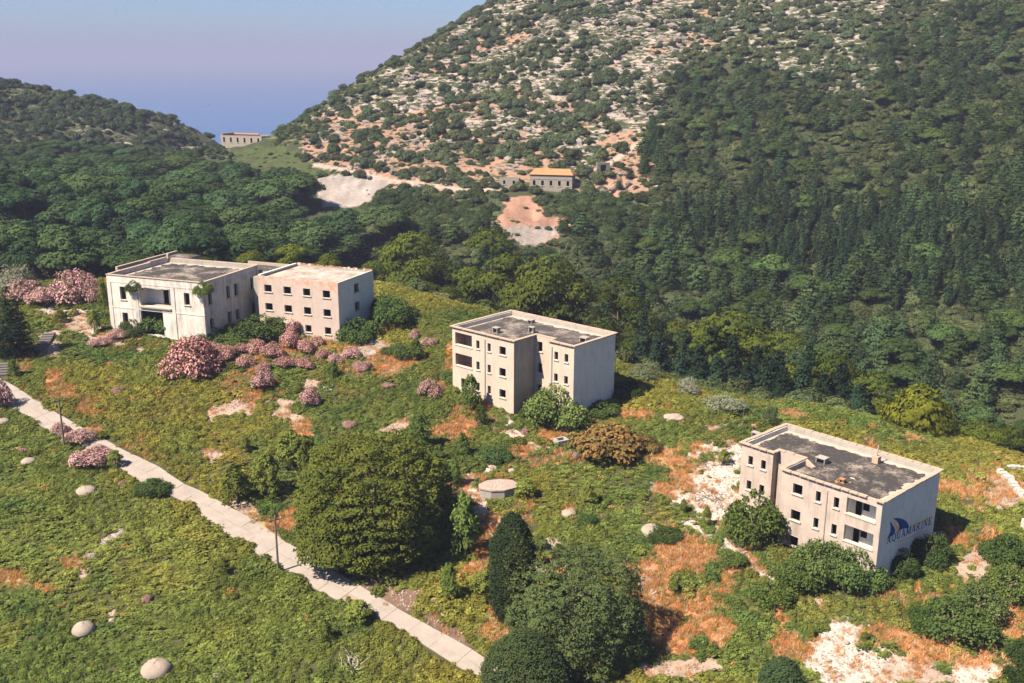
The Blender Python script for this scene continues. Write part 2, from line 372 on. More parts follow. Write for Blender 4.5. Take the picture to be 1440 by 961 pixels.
# white gravel / orange dry growth / tan soil on the near slope: pixel x, y, half sizes, tilt, kind
PATCH = [(1008, 662, 34, 46, 0, 'W'), (1000, 690, 44, 46, 0, 'W'), (1020, 645, 24, 26, 0, 'W'), (985, 640, 26, 12, -10, 'W'), (1012, 715, 26, 34, 0, 'W'), (955, 700, 42, 9, 25, 'W'), (940, 690, 18, 7, 20, 'W'), (938, 640, 12, 12, 0, 'W'), (985, 745, 30, 5, 40, 'W'), (1030, 770, 26, 6, 45, 'W'), (1070, 800, 30, 6, 45, 'W'),
         (1200, 925, 66, 46, 0, 'W'), (1370, 950, 70, 26, 0, 'W'), (1160, 905, 32, 22, 20, 'W'), (1215, 955, 70, 22, 0, 'W'), (1395, 945, 40, 16, 0, 'W'), (1290, 945, 60, 22, 0, 'T'), (1330, 920, 60, 16, 10, 'O'),
         (100, 438, 42, 9, 0, 'W'), (125, 465, 18, 12, 30, 'W'), (110, 455, 30, 10, 0, 'T'), (160, 480, 40, 8, 15, 'T'), (75, 480, 22, 18, -60, 'T'),
         (672, 706, 22, 14, 30, 'W'), (660, 672, 8, 24, 30, 'T'), (690, 650, 9, 24, 30, 'W'), (722, 608, 20, 9, 20, 'W'), (715, 592, 9, 12, 0, 'W'), (750, 625, 25, 5, 20, 'T'),
         (520, 490, 30, 12, -8, 'S'), (545, 500, 26, 10, 0, 'S'), (548, 518, 18, 7, 0, 'T'), (555, 508, 26, 14, 0, 'O'), (560, 600, 30, 12, -15, 'T'), (400, 580, 14, 16, 30, 'T'), (425, 605, 18, 12, 30, 'O'), (415, 590, 14, 14, 0, 'T'),
         (962, 668, 30, 26, 0, 'O'), (945, 690, 24, 12, 20, 'O'), (990, 690, 28, 14, 0, 'O'), (985, 630, 36, 9, 0, 'Y'), (925, 640, 12, 12, 0, 'Y'), (645, 605, 28, 12, -10, 'O'), (620, 606, 18, 10, 0, 'O'), (880, 582, 18, 7, 0, 'O'), (905, 580, 12, 6, 0, 'O'), (775, 612, 20, 8, 0, 'O'), (735, 632, 16, 9, 0, 'O'),
         (95, 555, 36, 14, 12, 'Y'), (120, 575, 34, 12, 12, 'O'), (135, 605, 16, 8, 20, 'Y'), (75, 530, 14, 10, 0, 'O'), (340, 570, 30, 13, -10, 'T'), (352, 560, 16, 10, 0, 'O'), (298, 582, 8, 14, 10, 'T'), (318, 578, 10, 9, 0, 'T'),
         (960, 785, 50, 30, 20, 'O'), (975, 765, 26, 18, 0, 'O'), (935, 850, 40, 42, 0, 'O'), (905, 832, 20, 32, 0, 'T'), (985, 850, 30, 36, 0, 'O'), (925, 800, 50, 14, 5, 'O'), (880, 800, 34, 10, 10, 'T'), (950, 895, 44, 26, 0, 'O'), (1005, 890, 40, 26, 0, 'O'), (1020, 820, 16, 22, 0, 'O'), (940, 750, 6, 16, 10, 'O'), (960, 940, 60, 14, 0, 'T'),
         (1098, 870, 8, 40, 8, 'O'), (1110, 905, 26, 24, 0, 'O'), (1085, 830, 14, 10, 45, 'T'), (1130, 915, 30, 16, 0, 'O'), (1250, 892, 34, 14, 0, 'O'), (1300, 905, 50, 16, 6, 'O'), (1330, 685, 26, 11, 12, 'O'), (1345, 755, 22, 14, 20, 'O'), (1378, 790, 16, 26, 0, 'T'), (1358, 800, 12, 16, 0, 'T'), (1420, 870, 18, 22, 0, 'O'),
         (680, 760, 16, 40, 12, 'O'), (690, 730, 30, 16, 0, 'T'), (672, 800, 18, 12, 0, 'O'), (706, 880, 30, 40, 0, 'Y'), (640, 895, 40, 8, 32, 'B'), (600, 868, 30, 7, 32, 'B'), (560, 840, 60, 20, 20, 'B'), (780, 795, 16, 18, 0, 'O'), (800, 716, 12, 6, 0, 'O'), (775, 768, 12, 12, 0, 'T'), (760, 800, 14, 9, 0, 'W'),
         (118, 805, 10, 10, 0, 'T'), (155, 755, 22, 4, -38, 'S'), (128, 778, 12, 6, -30, 'S'), (100, 790, 20, 8, 0, 'Y'), (20, 815, 60, 10, 10, 'Y'), (157, 862, 5, 10, 0, 'T'), (1418, 690, 26, 30, 40, 'S'), (345, 715, 26, 12, 30, 'T'), (375, 745, 40, 8, 38, 'Y'), (410, 730, 18, 16, 0, 'O'), (300, 640, 20, 8, 0, 'T'),
         (440, 540, 18, 6, 0, 'T'), (500, 470, 26, 7, 0, 'T'), (620, 545, 14, 10, 0, 'O'), (635, 500, 10, 22, 0, 'O'), (648, 545, 10, 14, 0, 'W'), (1150, 845, 12, 6, 0, 'T'), (1045, 640, 24, 10, 0, 'W'), (1012, 665, 38, 56, 0, 'W'), (1002, 704, 46, 34, 0, 'W'), (1185, 930, 60, 36, 0, 'W')]
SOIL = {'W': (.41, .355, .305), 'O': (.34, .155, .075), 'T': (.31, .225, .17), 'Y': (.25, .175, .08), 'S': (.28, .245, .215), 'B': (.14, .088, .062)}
def patches(px, py, x, y):
    """bare colour (n,3) and bareness per kind for points seen at px,py"""
    col = np.tile(np.array([.058, .058, .024]), (len(px), 1)); bare = np.zeros(len(px)); orange = np.zeros(len(px))
    wx = (fbm(x / 2.6, y / 2.6, 40) - .5) * 1.5
    wy = (fbm(x / 0.9, y / 0.9, 50, 3) - .5) * 0.9
    for cx, cy, rx, ry, an, k in PATCH:
        dx, dy = px - cx, py - cy; c, s = math.cos(R(an)), math.sin(R(an))
        near = (np.abs(dx) < 2.2 * max(rx, ry)) & (np.abs(dy) < 2.2 * max(rx, ry))
        if not near.any(): continue
        u = (c * dx + s * dy) / rx; v = (-s * dx + c * dy) / ry
        f = sstep(1.12, .70, np.sqrt(u * u + v * v) + wx + wy) * near
        a = f[:, None]; col = col * (1 - a) + np.array(SOIL[k]) * a
        if k in 'WTSB': bare = np.maximum(bare, f)
        else: bare = np.maximum(bare, f * (.46 if k == 'O' else .25)); orange = np.maximum(orange, f)
        if k in 'WSB': orange = orange * (1 - f)
    return col, bare, orange

# ------------------------------------------------------------------ the ground, one sheet on a polar grid
NA, NR = 560, 620
ang = np.radians(np.linspace(-52, 52, NA)); rad = np.exp(np.linspace(math.log(28), math.log(1350), NR))
AA, RR = np.meshgrid(ang, rad); GX = (RR * np.sin(AA)).ravel(); GY = (RR * np.cos(AA)).ravel(); GZ = H(GX, GY)
gm = bpy.data.meshes.new('ground')
idx = np.arange(NA * NR).reshape(NR, NA)
quads = np.stack([idx[:-1, :-1], idx[:-1, 1:], idx[1:, 1:], idx[1:, :-1]], -1).reshape(-1, 4)
gm.vertices.add(NA * NR); gm.vertices.foreach_set('co', np.stack([GX, GY, GZ], 1).ravel())
gm.loops.add(quads.size); gm.loops.foreach_set('vertex_index', quads.ravel().astype(np.int32))
gm.polygons.add(len(quads)); gm.polygons.foreach_set('loop_start', np.arange(0, quads.size, 4, dtype=np.int32))
gm.update(); gm.shade_smooth()
gpx, gpy, gd = project(np.stack([GX, GY, GZ], 1))
col, bare, orange = patches(gpx, gpy, GX, GY)
D = np.hypot(GX, GY)
# crest distance per bearing, so that near slope and far hills part where the ground does
cb = np.array([[math.atan2(*plane_hit(a, b)[:2]), math.hypot(*plane_hit(a, b)[:2])] for a, b in [(-200, 372), (0, 376), (150, 372), (300, 376), (430, 385)] + CREST + [(1650, 720)]])
def crestD(x, y): return np.interp(np.arctan2(x, y), cb[:, 0], cb[:, 1])
farm = D > crestD(GX, GY) + 6
col[farm] = (.032, .034, .016); scrub = np.where(farm, .80, 0.0)
def zone(poly, c, s):
    k = farm & inpoly(gpx + (fbm(GX / 9, GY / 9, 60) - .5) * 26, gpy + (fbm(GX / 9, GY / 9, 70) - .5) * 16, poly)
    col[k] = c; scrub[k] = s
zone(P_LHILL, (.14, .13, .10), .72); zone(P_FLANK, (.10, .10, .048), .60); zone(P_FIELD, (.050, .064, .022), .50)
zone(P_ROCK, (.27, .222, .19), .60); zone(P_ROCK2, (.265, .225, .195), .66)
k = farm & inpoly(gpx, gpy, P_ROCK) & (gpy < 150); scrub[k] += .05 * sstep(150, 40, gpy[k]) + .10 * sstep(640, 480, gpx[k]) * sstep(170, 130, gpy[k])
zone(P_CLEAR, (.27, .205, .16), .35); zone(P_MAQ, (.05, .07, .028), .5); zone(P_MAQ2, (.06, .075, .03), .5)
red = farm & inpoly(gpx, gpy, P_ROCK) & (fbm(GX / 22, GY / 22, 80, 3) + sstep(120, 200, gpy) * .34 + sstep(640, 480, gpx) * .12 > .66)
col[red] = (.24, .150, .103); scrub[red] -= .12
zone(P_SCREE, (.225, .192, .172), 0.12); zone(P_SCREE2, (.25, .142, .10), .28)
k = farm & inpoly(gpx, gpy, P_SCREE2) & (gpy > 318); col[k] = (.21, .178, .16)
for t in TRACKS:
    for (ax, ay), (bx, by) in zip(t[:-1], t[1:]):
        L = math.hypot(bx - ax, by - ay); u = ((gpx - ax) * (bx - ax) + (gpy - ay) * (by - ay)) / L / L
        dd = np.hypot(gpx - ax - np.clip(u, 0, 1) * (bx - ax), gpy - ay - np.clip(u, 0, 1) * (by - ay))
        k = farm & (dd < 2.6); col[k] = (.30, .245, .20); scrub[k] = 0
k = farm & (inpoly(gpx, gpy, P_SCREE) | inpoly(gpx, gpy, P_SCREE2)); col[k] *= (.62 + .9 * fbm(GX[k] / 1.7, GY[k] / 16, 90, 3) * (.6 + .8 * fbm(GX[k] / 7, GY[k] / 7, 91, 3)))[:, None]
ca = gm.color_attributes.new('soil', 'FLOAT_COLOR', 'POINT')
ca.data.foreach_set('color', np.concatenate([col, np.ones((len(col), 1))], 1).astype(np.float32).ravel())
fa = gm.attributes.new('scrub', 'FLOAT', 'POINT'); fa.data.foreach_set('value', scrub.astype(np.float32))
m, n, out = mat('hill_soil'); g = N(n, 'ShaderNodeNewGeometry'); p = g.outputs['Position']
soil = N(n, 'ShaderNodeAttribute', attribute_name='soil').outputs['Color']; scr = N(n, 'ShaderNodeAttribute', attribute_name='scrub').outputs['Fac']
n1 = noise(n, p, .9, 9, .72); n2 = noise(n, mapping(n, p, (.45, .45, 1.8)), .55, 9, .68); n3 = noise(n, p, 5.0, 5, .7)
val = mathn(n, 'MULTIPLY_ADD', n1, 1.5, .25)
v1 = N(n, 'ShaderNodeVectorMath', operation='SCALE'); n.links.new(soil, v1.inputs[0]); n.links.new(val, v1.inputs['Scale'])
c = mix(n, ramp(n, n3, .60, .72), v1.outputs[0], mix(n, .55, v1.outputs[0], (.10, .08, .06)))
th = mathn(n, 'SUBTRACT', .74, mathn(n, 'MULTIPLY', scr, .46))
f = mathn(n, 'MULTIPLY', mathn(n, 'SUBTRACT', mathn(n, 'MULTIPLY_ADD', n3, .18, mathn(n, 'SUBTRACT', n2, .09)), th), 22.0)
cl = N(n, 'ShaderNodeClamp'); n.links.new(f, cl.inputs[0])
has = N(n, 'ShaderNodeClamp'); n.links.new(mathn(n, 'MULTIPLY', scr, 40.0), has.inputs[0])
gcol = mix(n, n1, (.022, .030, .014), (.060, .066, .030))
c = mix(n, mathn(n, 'MULTIPLY', cl.outputs[0], has.outputs[0]), c, gcol)
principled(n, out, c, .95, bump(n, noise(n, p, 1.6, 8, .75), .7, .35), .08); M['ground'] = m
gm.materials.append(m)
go = link('ground', gm); tag(go, 'scrubby hillside and valley the ruins stand on', 'ground', kind='structure')

# sea and air
MBs = MB(); ns = 48
MBs.poly([(24000 * math.sin(2 * math.pi * i / ns), 24000 * math.cos(2 * math.pi * i / ns), -120.0) for i in range(ns)][::-1])
sea = MBs.build('sea', M['sea']); tag(sea, 'blue sea fading into haze beyond the saddle', 'sea', kind='structure')
hm, n, out = mat('haze_air'); vp = N(n, 'ShaderNodeVolumePrincipled'); vp.inputs['Density'].default_value = HAZE_DENSITY
vp.inputs['Color'].default_value = (.36, .39, .565, 1); vp.inputs['Anisotropy'].default_value = 0.0
n.links.new(vp.outputs[0], out.inputs['Volume'])
hz = MB().box(-24600, 24600, -24600, 24600, -165, 118).build('haze', hm); tag(hz, 'thin bluish haze over the hills and sea', 'haze', kind='stuff')

# ------------------------------------------------------------------ buildings
class Frame:
    """a building's own axes: u along the front, v into the depth, z from the coping top"""
    def __init__(s, x, y, z, a, sg=1):
        s.o = np.array([x, y, z]); s.a = R(a); s.sg = sg
        s.u = np.array([math.cos(s.a), math.sin(s.a), 0]); s.v = np.array([-math.sin(s.a), math.cos(s.a), 0])
    def at_z(s, px, py, z):                  # pixel -> (u, v) on a level plane
        d = ray(px, py); p = d * ((s.o[2] + z) / d[2]) - s.o; return float(p @ s.u), float(p @ s.v)
    def at_u(s, px, py, uu):                 # pixel -> (v, z) on a wall across the length
        d = ray(px, py); o = s.o + s.u * uu; p = d * ((o @ s.u) / (d @ s.u)) - s.o; return float(p @ s.v), float(p[2])
    def place(s, o): o.location = tuple(s.o); o.rotation_euler = (0, 0, s.a)

def wall_mesh(p0, p1, nin, t, z0, z1, ops, mb):
    p0 = np.array(p0, float); p1 = np.array(p1, float); L = np.linalg.norm(p1 - p0); d = (p1 - p0) / L; nin = np.array(nin, float)
    S = sorted({0.0, L} | {x for o in ops for x in o[:2]}); Z = sorted({z0, z1} | {x for o in ops for x in o[2:4]})
    P = lambda s, z, q=0.0: (*(p0 + d * s + nin * q), z)
    for a, b in zip(S[:-1], S[1:]):
        for c, e in zip(Z[:-1], Z[1:]):
            if any(o[0] <= a + 1e-6 and o[1] >= b - 1e-6 and o[2] <= c + 1e-6 and o[3] >= e - 1e-6 for o in ops): continue
            mb.quad(P(a, c), P(b, c), P(b, e), P(a, e)); mb.quad(P(b, c, t), P(a, c, t), P(a, e, t), P(b, e, t))
    for a, b, c, e in [o[:4] for o in ops]:
        mb.quad(P(a, c), P(a, e), P(a, e, t), P(a, c, t)); mb.quad(P(b, c), P(b, c, t), P(b, e, t), P(b, e))
        mb.quad(P(a, c), P(a, c, t), P(b, c, t), P(b, c)); mb.quad(P(a, e), P(b, e), P(b, e, t), P(a, e, t))
    mb.quad(P(0, z1), P(L, z1), P(L, z1, t), P(0, z1, t))

class Walls:
    """walls round an outline; every window opening gets a surround and a sill of its own"""
    def __init__(s, root, outline, sg, z0, z1, t=.36):
        s.root, s.sg, s.z0, s.z1, s.t = root, sg, z0, z1, t
        s.pts = [np.array(p, float) for p in outline]
    def seg(s, i):
        a = s.pts[i]; b = s.pts[(i + 1) % len(s.pts)]; d = (b - a) / np.linalg.norm(b - a); n = np.array([-d[1], d[0]])
        f = np.array([s.sg, 1.0]); return a * f, b * f, d * f, n * f
    def wall(s, i, m, ops=(), wins=(), name='wall', sill=M['reveal'], sur=M['reveal'], surw=.035):
        wins = [(x0 - .04, x1 + .04, c - .02, e + .04) for x0, x1, c, e in wins]
        a, b, d, n = s.seg(i); mb = MB(); wall_mesh(a, b, n, s.t, s.z0, s.z1, list(ops) + list(wins), mb); mb.build(name, m, s.root)
        for (x0, x1, c, e) in wins:
            def P(q, z, k): return (*(a + d * q + n * k), z)
            w = MB(); g = surw
            def bar(q0, q1, z0, z1):
                lo = [P(q0, z0, -.018), P(q1, z0, -.018), P(q1, z0, s.t + .01), P(q0, z0, s.t + .01)]; hi = [P(q0, z1, -.018), P(q1, z1, -.018), P(q1, z1, s.t + .01), P(q0, z1, s.t + .01)]
                w.hexa(lo, hi)
            bar(x0 - .004, x0 + g, c, e); bar(x1 - g, x1 + .004, c, e); bar(x0 + g, x1 - g, e - g, e + .004)
            wo_ = w.build('window', sur, s.root)
            if sill is not None:
                k = MB(); o_ = .11 + random.uniform(-.02, .02); q0, q1 = x0 - o_, x1 + o_
                lo = [P(q0, c - .09, -.15), P(q1, c - .09, -.15), P(q1, c - .09, .10), P(q0, c - .09, .10)]; hi = [P(q0, c + .03, -.15), P(q1, c + .03, -.15), P(q1, c + .05, .10), P(q0, c + .05, .10)]
                k.hexa(lo, hi).build('sill', sill, wo_)
    def coping(s, outline, width, thick, length, m, miss=0.0, jit=.012, zoff=0.0):
        pts = [np.array(p, float) for p in outline]; nP = len(pts); f = np.array([s.sg, 1.0]); cache = []
        for i in range(nP):
            a = pts[i]; b = pts[(i + 1) % nP]; c = pts[(i + 2) % nP]; L = np.linalg.norm(b - a); d = (b - a) / L; n = np.array([-d[1], d[0]])
            d2 = c - b; convex = d[0] * d2[1] - d[1] * d2[0] > 0
            z = zoff if isinstance(zoff, float) else zoff[i]
            end = L - width if convex else L + width
            k = max(1, round(end / length)); q = end / k
            for j in range(k):
                if random.random() < miss: continue
                g = .022 + random.random() * .02; s0, s1 = j * q + g, (j + 1) * q - g; dz = random.uniform(-jit, jit); dn = random.uniform(-jit, jit) * 1.5
                P = lambda q_, k_: (a + d * q_ + n * k_) * f
                cs = [P(s0, dn), P(s1, dn), P(s1, width + dn), P(s0, width + dn)]
                mb = MB(); mb.hexa([(*c_, z - thick) for c_ in cs], [(*c_, z + dz) for c_ in cs]); mb.build('coping_slab', m, s.root)

def ragged_strip(a, b, nin, w0, w1, z, step=.5):
    """a strip of screed along a wall foot with an uneven edge"""
    a = np.array(a, float); b = np.array(b, float); L = np.linalg.norm(b - a); d = (b - a) / L; nin = np.array(nin, float); mb = MB(); k = max(2, int(L / step))
    ws = [w0 + (w1 - w0) * random.random() for _ in range(k + 1)]
    for j in range(k):
        s0, s1 = j * L / k, (j + 1) * L / k
        p = [a + d * s0, a + d * s1, a + d * s1 + nin * ws[j + 1], a + d * s0 + nin * ws[j]]
        mb.quad(*[(*q, z) for q in p])
    return mb

def barracks(fr, label, front_mat, balc_mat, slab_len, roof, brown_edge):
    sg = fr.sg; U, V, m_, s_, k_, w_ = 20.84, 13.736, 12.87, 2.95, 4.83, 3.55; e = .30; t = .36
    root = thing('barracks', label, 'building'); fr.place(root)
    cop = [(0, 0), (m_, 0), (m_, k_ - .02), (m_ + s_, k_ - .02), (m_ + s_, w_), (U, w_), (U, V), (0, V)]
    out_ = [(e, e), (m_ - e, e), (m_ - e, k_), (m_ + s_ + e, k_), (m_ + s_ + e, w_ + e), (U - e, w_ + e), (U - e, V - e), (e, V - e)]
    W = Walls(root, out_, sg, -13.2, -.137, t)
    st = 3.2; bal = [(.62, 4.05, -2.75 - st * i, -.88 - st * i) for i in range(2)]
    win = []
    for i in range(3):
        z = st * i
        win += [(5.25 - e, 5.87 - e, -2.6 - z, -1.32 - z), (7.5 - e, 8.1 - e, -2.6 - z, -1.34 - z), (9.82 - e, 11.02 - e, -2.58 - z, -1.34 - z)]
    win.append((2.1 - e, 3.3 - e, -9.3, -7.75))
    W.wall(0, M[front_mat], bal, win)
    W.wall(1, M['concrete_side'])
    rw = [(.50, 1.42, -2.42 - st * i, -.95 - st * i) for i in range(3)]
    W.wall(2, M[front_mat], [], rw)
    W.wall(3, M[front_mat])
    x0 = m_ + s_ + e
    ww = [(17.05 - x0, 17.7 - x0, -2.68 - st * i, -1.48 - st * i) for i in range(3)] + [(18.88 - x0, 19.52 - x0, -2.68 - st * i, -1.48 - st * i) for i in range(3)]
    W.wall(4, M[front_mat], [], ww)
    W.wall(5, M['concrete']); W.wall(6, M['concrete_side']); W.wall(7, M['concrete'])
    f = lambda u: sg * u
    # balconies: a recess behind each opening, its back wall with a doorway on the inner side
    for (a, b, c, d) in bal:
        a += e; b += e; dep = 1.55; fl = c - .95
        mb = MB(); y0 = e + t + .003; door = (a + (b - a) * .50, b - .10)
        mb.quad((f(a), y0, fl), (f(b), y0, fl), (f(b), y0 + dep, fl), (f(a), y0 + dep, fl))
        mb.quad((f(a), y0, d + .06), (f(b), y0, d + .06), (f(b), y0 + dep, d + .06), (f(a), y0 + dep, d + .06))
        for q in (a, b): mb.quad((f(q), y0, fl), (f(q), y0 + dep, fl), (f(q), y0 + dep, d + .06), (f(q), y0, d + .06))
        for q0, q1, z0, z1 in ((a, door[0], fl, d + .06), (door[0], door[1], d - .18, d + .06), (door[1], b, fl, d + .06), (door[0], door[0] + (door[1] - door[0]) * .5, fl, c + .12)):
            mb.quad((f(q0), y0 + dep, z0), (f(q1), y0 + dep, z0), (f(q1), y0 + dep, z1), (f(q0), y0 + dep, z1))
        bo = mb.build('balcony', M[balc_mat], root)
        MB().box(f(a - .10), f(b + .10), e - .10, e + t + .06, c - .09, c + .055).build('ledge', M['reveal'], bo)
        MB().box(f(door[0] + (door[1] - door[0]) * .5 - .05), f(door[0] + (door[1] - door[0]) * .5 + .05), y0 + dep - .06, y0 + dep + .05, fl, d - .19).build('post', M['reveal'], bo)
    # inside: floors, a spine wall, coloured dark to stand for room shade
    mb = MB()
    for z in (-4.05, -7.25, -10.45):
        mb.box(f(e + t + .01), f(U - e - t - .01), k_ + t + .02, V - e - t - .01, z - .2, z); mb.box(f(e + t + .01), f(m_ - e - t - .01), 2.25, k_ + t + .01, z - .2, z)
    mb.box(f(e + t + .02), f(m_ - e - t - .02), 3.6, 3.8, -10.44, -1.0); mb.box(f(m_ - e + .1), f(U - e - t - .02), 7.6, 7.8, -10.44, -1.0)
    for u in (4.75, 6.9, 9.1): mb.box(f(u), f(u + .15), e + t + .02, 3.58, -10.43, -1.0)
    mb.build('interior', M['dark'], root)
    zr = -.72
    mb = MB().box(f(e + t + .003), f(m_ - e - t), e + t + .003, V - e - t - .003, zr - .22, zr).box(f(m_ - e - t + .001), f(m_ + s_ + e + t), k_ + t + .003, V - e - t - .003, zr - .22, zr).box(f(m_ + s_ + e + t + .001), f(U - e - t - .003), w_ + e + t + .003, V - e - t - .003, zr - .22, zr)
    rf = mb.build('roof', M[roof], root)
    g = e + t + .006
    ed = ragged_strip((f(g), V - g), (f(U - g), V - g), (0, -1), .5, 1.3, zr + .006)
    e2 = ragged_strip((f(g if brown_edge else U - g), g if brown_edge else w_ + g), (f(g if brown_edge else U - g), V - g), (f(1) if brown_edge else f(-1), 0), .3, 1.2, zr + .010)
    e3 = ragged_strip((f(U - g) if brown_edge else f(g), V - g), (f(U - g) if brown_edge else f(g), g + (w_ if brown_edge else 0)), (f(-1) if brown_edge else f(1), 0), .15, .6, zr + .014)
    for q in (ed, e2, e3): q.build('roof_screed', M['roof_edge'], rf)
    W.coping(cop, .52, .14, slab_len, M['coping'], .012 if slab_len < 1.5 else 0.0, .022 if slab_len < 1.5 else .008)
    return root, W, rf

F4 = Frame(39.188, 99.059, -44.728, -47.445, -1); F3 = Frame(-9.298, 146.443, -37.933, -41.776, 1)
F2 = Frame(-43.205, 169.611, -35.317, -22.192, 1); F1 = Frame(-68.555, 168.708, -34.993, -19.679, 1)
b4, W4, r4 = barracks(F4, 'three storey concrete ruin with a blue sail logo painted on its end wall', 'plaster_pink', 'inside', 1.02, 'roof_dark', True)
b3, W3, r3 = barracks(F3, 'pale three storey ruin with blank grey end wall, standing mid slope before dark pines', 'plaster_cream', 'inside_red', 2.6, 'roof_mid', False)

def roof_vent(fr, root, px, py, wx, wy, h, hole=True, mt='concrete_side', ang=0.0):
    u, v = fr.at_z(px, py, -.72); mb = MB(); t = .09; z = -.715
    if hole:
        mb.box(u - wx / 2, u + wx / 2, v + wy / 2 - t, v + wy / 2, z, z + h); mb.box(u - wx / 2, u - wx / 2 + t, v - wy / 2, v + wy / 2 - t - .002, z, z + h); mb.box(u + wx / 2 - t, u + wx / 2, v - wy / 2, v + wy / 2 - t - .002, z, z + h)
        mb.box(u - wx / 2 - .06, u + wx / 2 + .06, v - wy / 2 - .06, v + wy / 2 + .06, z + h + .002, z + h + .10)
    else:
        mb.box(u - wx / 2, u + wx / 2, v - wy / 2, v + wy / 2, z, z + h)
    return mb.build('roof_vent', M[mt], root), u, v
roof_vent(F4, b4, 1156, 651, 1.15, .95, .62)
o, u, v = roof_vent(F4, b4, 1232, 651, .75, .75, .85, False, 'coping')
MB().tube((u, v, -.72 + .85), (u + .1, v, -.72 + 2.2), .09, .08, 8).build('flue_pipe', M['coping'], o)
roof_vent(F4, b4, 1063, 614, .9, .6, .5)
o, u, v = roof_vent(F4, b4, 1184, 679, .55, .45, .40, True, 'brick')
for k in range(9):
    q = MB().box(-.14, .14, -.09, .09, -.05, .05).build('brick', M['brick'], b4); q.location = (u + random.uniform(-.8, .8), v + random.uniform(-.6, .6), -.66); q.rotation_euler = (random.uniform(-.3, .3), random.uniform(-.3, .3), random.uniform(0, 3))
u, v = F4.at_z(1199, 673, -.70); q = MB().hexa([(-.25, -.15, 0), (.3, -.1, 0), (.2, .18, 0), (-.3, .1, 0)], [(-.24, -.14, .05), (.29, -.1, .08), (.2, .17, .05), (-.3, .1, .04)]).build('broken_slab', M['reveal'], b4); q.location = (u, v, -.71)
u, v = F4.at_z(1140, 651, -.5)
MB().hexa([(u - .75, v - .5, -.70), (u + .85, v - 1.0, -.70), (u + 1.0, v - .55, -.70), (u - .6, v - .05, -.70)], [(u - .75, v - .5, -.02), (u + .85, v - 1.0, -.55), (u + 1.0, v - .55, -.55), (u - .6, v - .05, -.02)]).build('broken_slab', M['coping'], b4)
roof_vent(F3, b3, 698, 468, .95, .7, .72); roof_vent(F3, b3, 747, 454, .8, .8, .4); roof_vent(F3, b3, 822, 481, 1.1, .9, .62); roof_vent(F3, b3, 748, 468, .9, .5, .8)
# a downpipe stain's pipe on the pale ruin, and one on the logo ruin
MB().tube((-6.7, .24, -.9), (-6.7, .24, -10), .06, .06, 7).build('downpipe', M['concrete_side'], b4)
MB().tube((7.0, .24, -.9), (7.0, .24, -10), .08, .08, 7).build('downpipe', M['concrete_side'], b3)
MB().tube((16.6, 3.55 + .24, -.9), (16.6, 3.55 + .24, -10), .08, .08, 7).build('downpipe', M['concrete_side'], b3)

# the logo painted on the end wall
def face_pts(px, k=0.0): return [(-.30 + .010 + k * 4, *F4.at_u(x / 4 + 1000, y / 4 + 570, -.30)) for x, y in px]
logo = MB()
def flat(pts, k):
    P = face_pts(pts, k); n_ = len(logo.v); logo.v.extend(P); logo.f.append(tuple(range(n_, n_ + len(P))))
flat([(1022, 637), (1050, 634), (1075, 640), (1095, 650), (1108, 668), (1114, 690), (1090, 692), (1065, 700), (1050, 712), (1058, 690), (1055, 668), (1042, 650)], .000)
flat([(1005, 652), (1020, 670), (1032, 690), (1036, 705), (1030, 722), (1015, 735), (1000, 745), (988, 757), (998, 735), (1008, 710), (1010, 685)], .000)
lg = logo.build('painted_sail', M['paint_blue'], b4)
logo = MB()
flat([(1010, 644), (1026, 651), (1042, 668), (1053, 692), (1047, 716), (1037, 723), (1041, 700), (1035, 678), (1021, 656)], .001)
flat([(1034, 766), (1060, 763), (1100, 748), (1140, 727), (1182, 698), (1184, 702), (1142, 732), (1100, 756), (1060, 769)], .001)
flat([(1126, 676), (1165, 662), (1205, 642), (1237, 622), (1238, 634), (1206, 652), (1166, 671), (1128, 684)], .001)
logo.build('painted_swoosh', M['paint_orange'], b4)
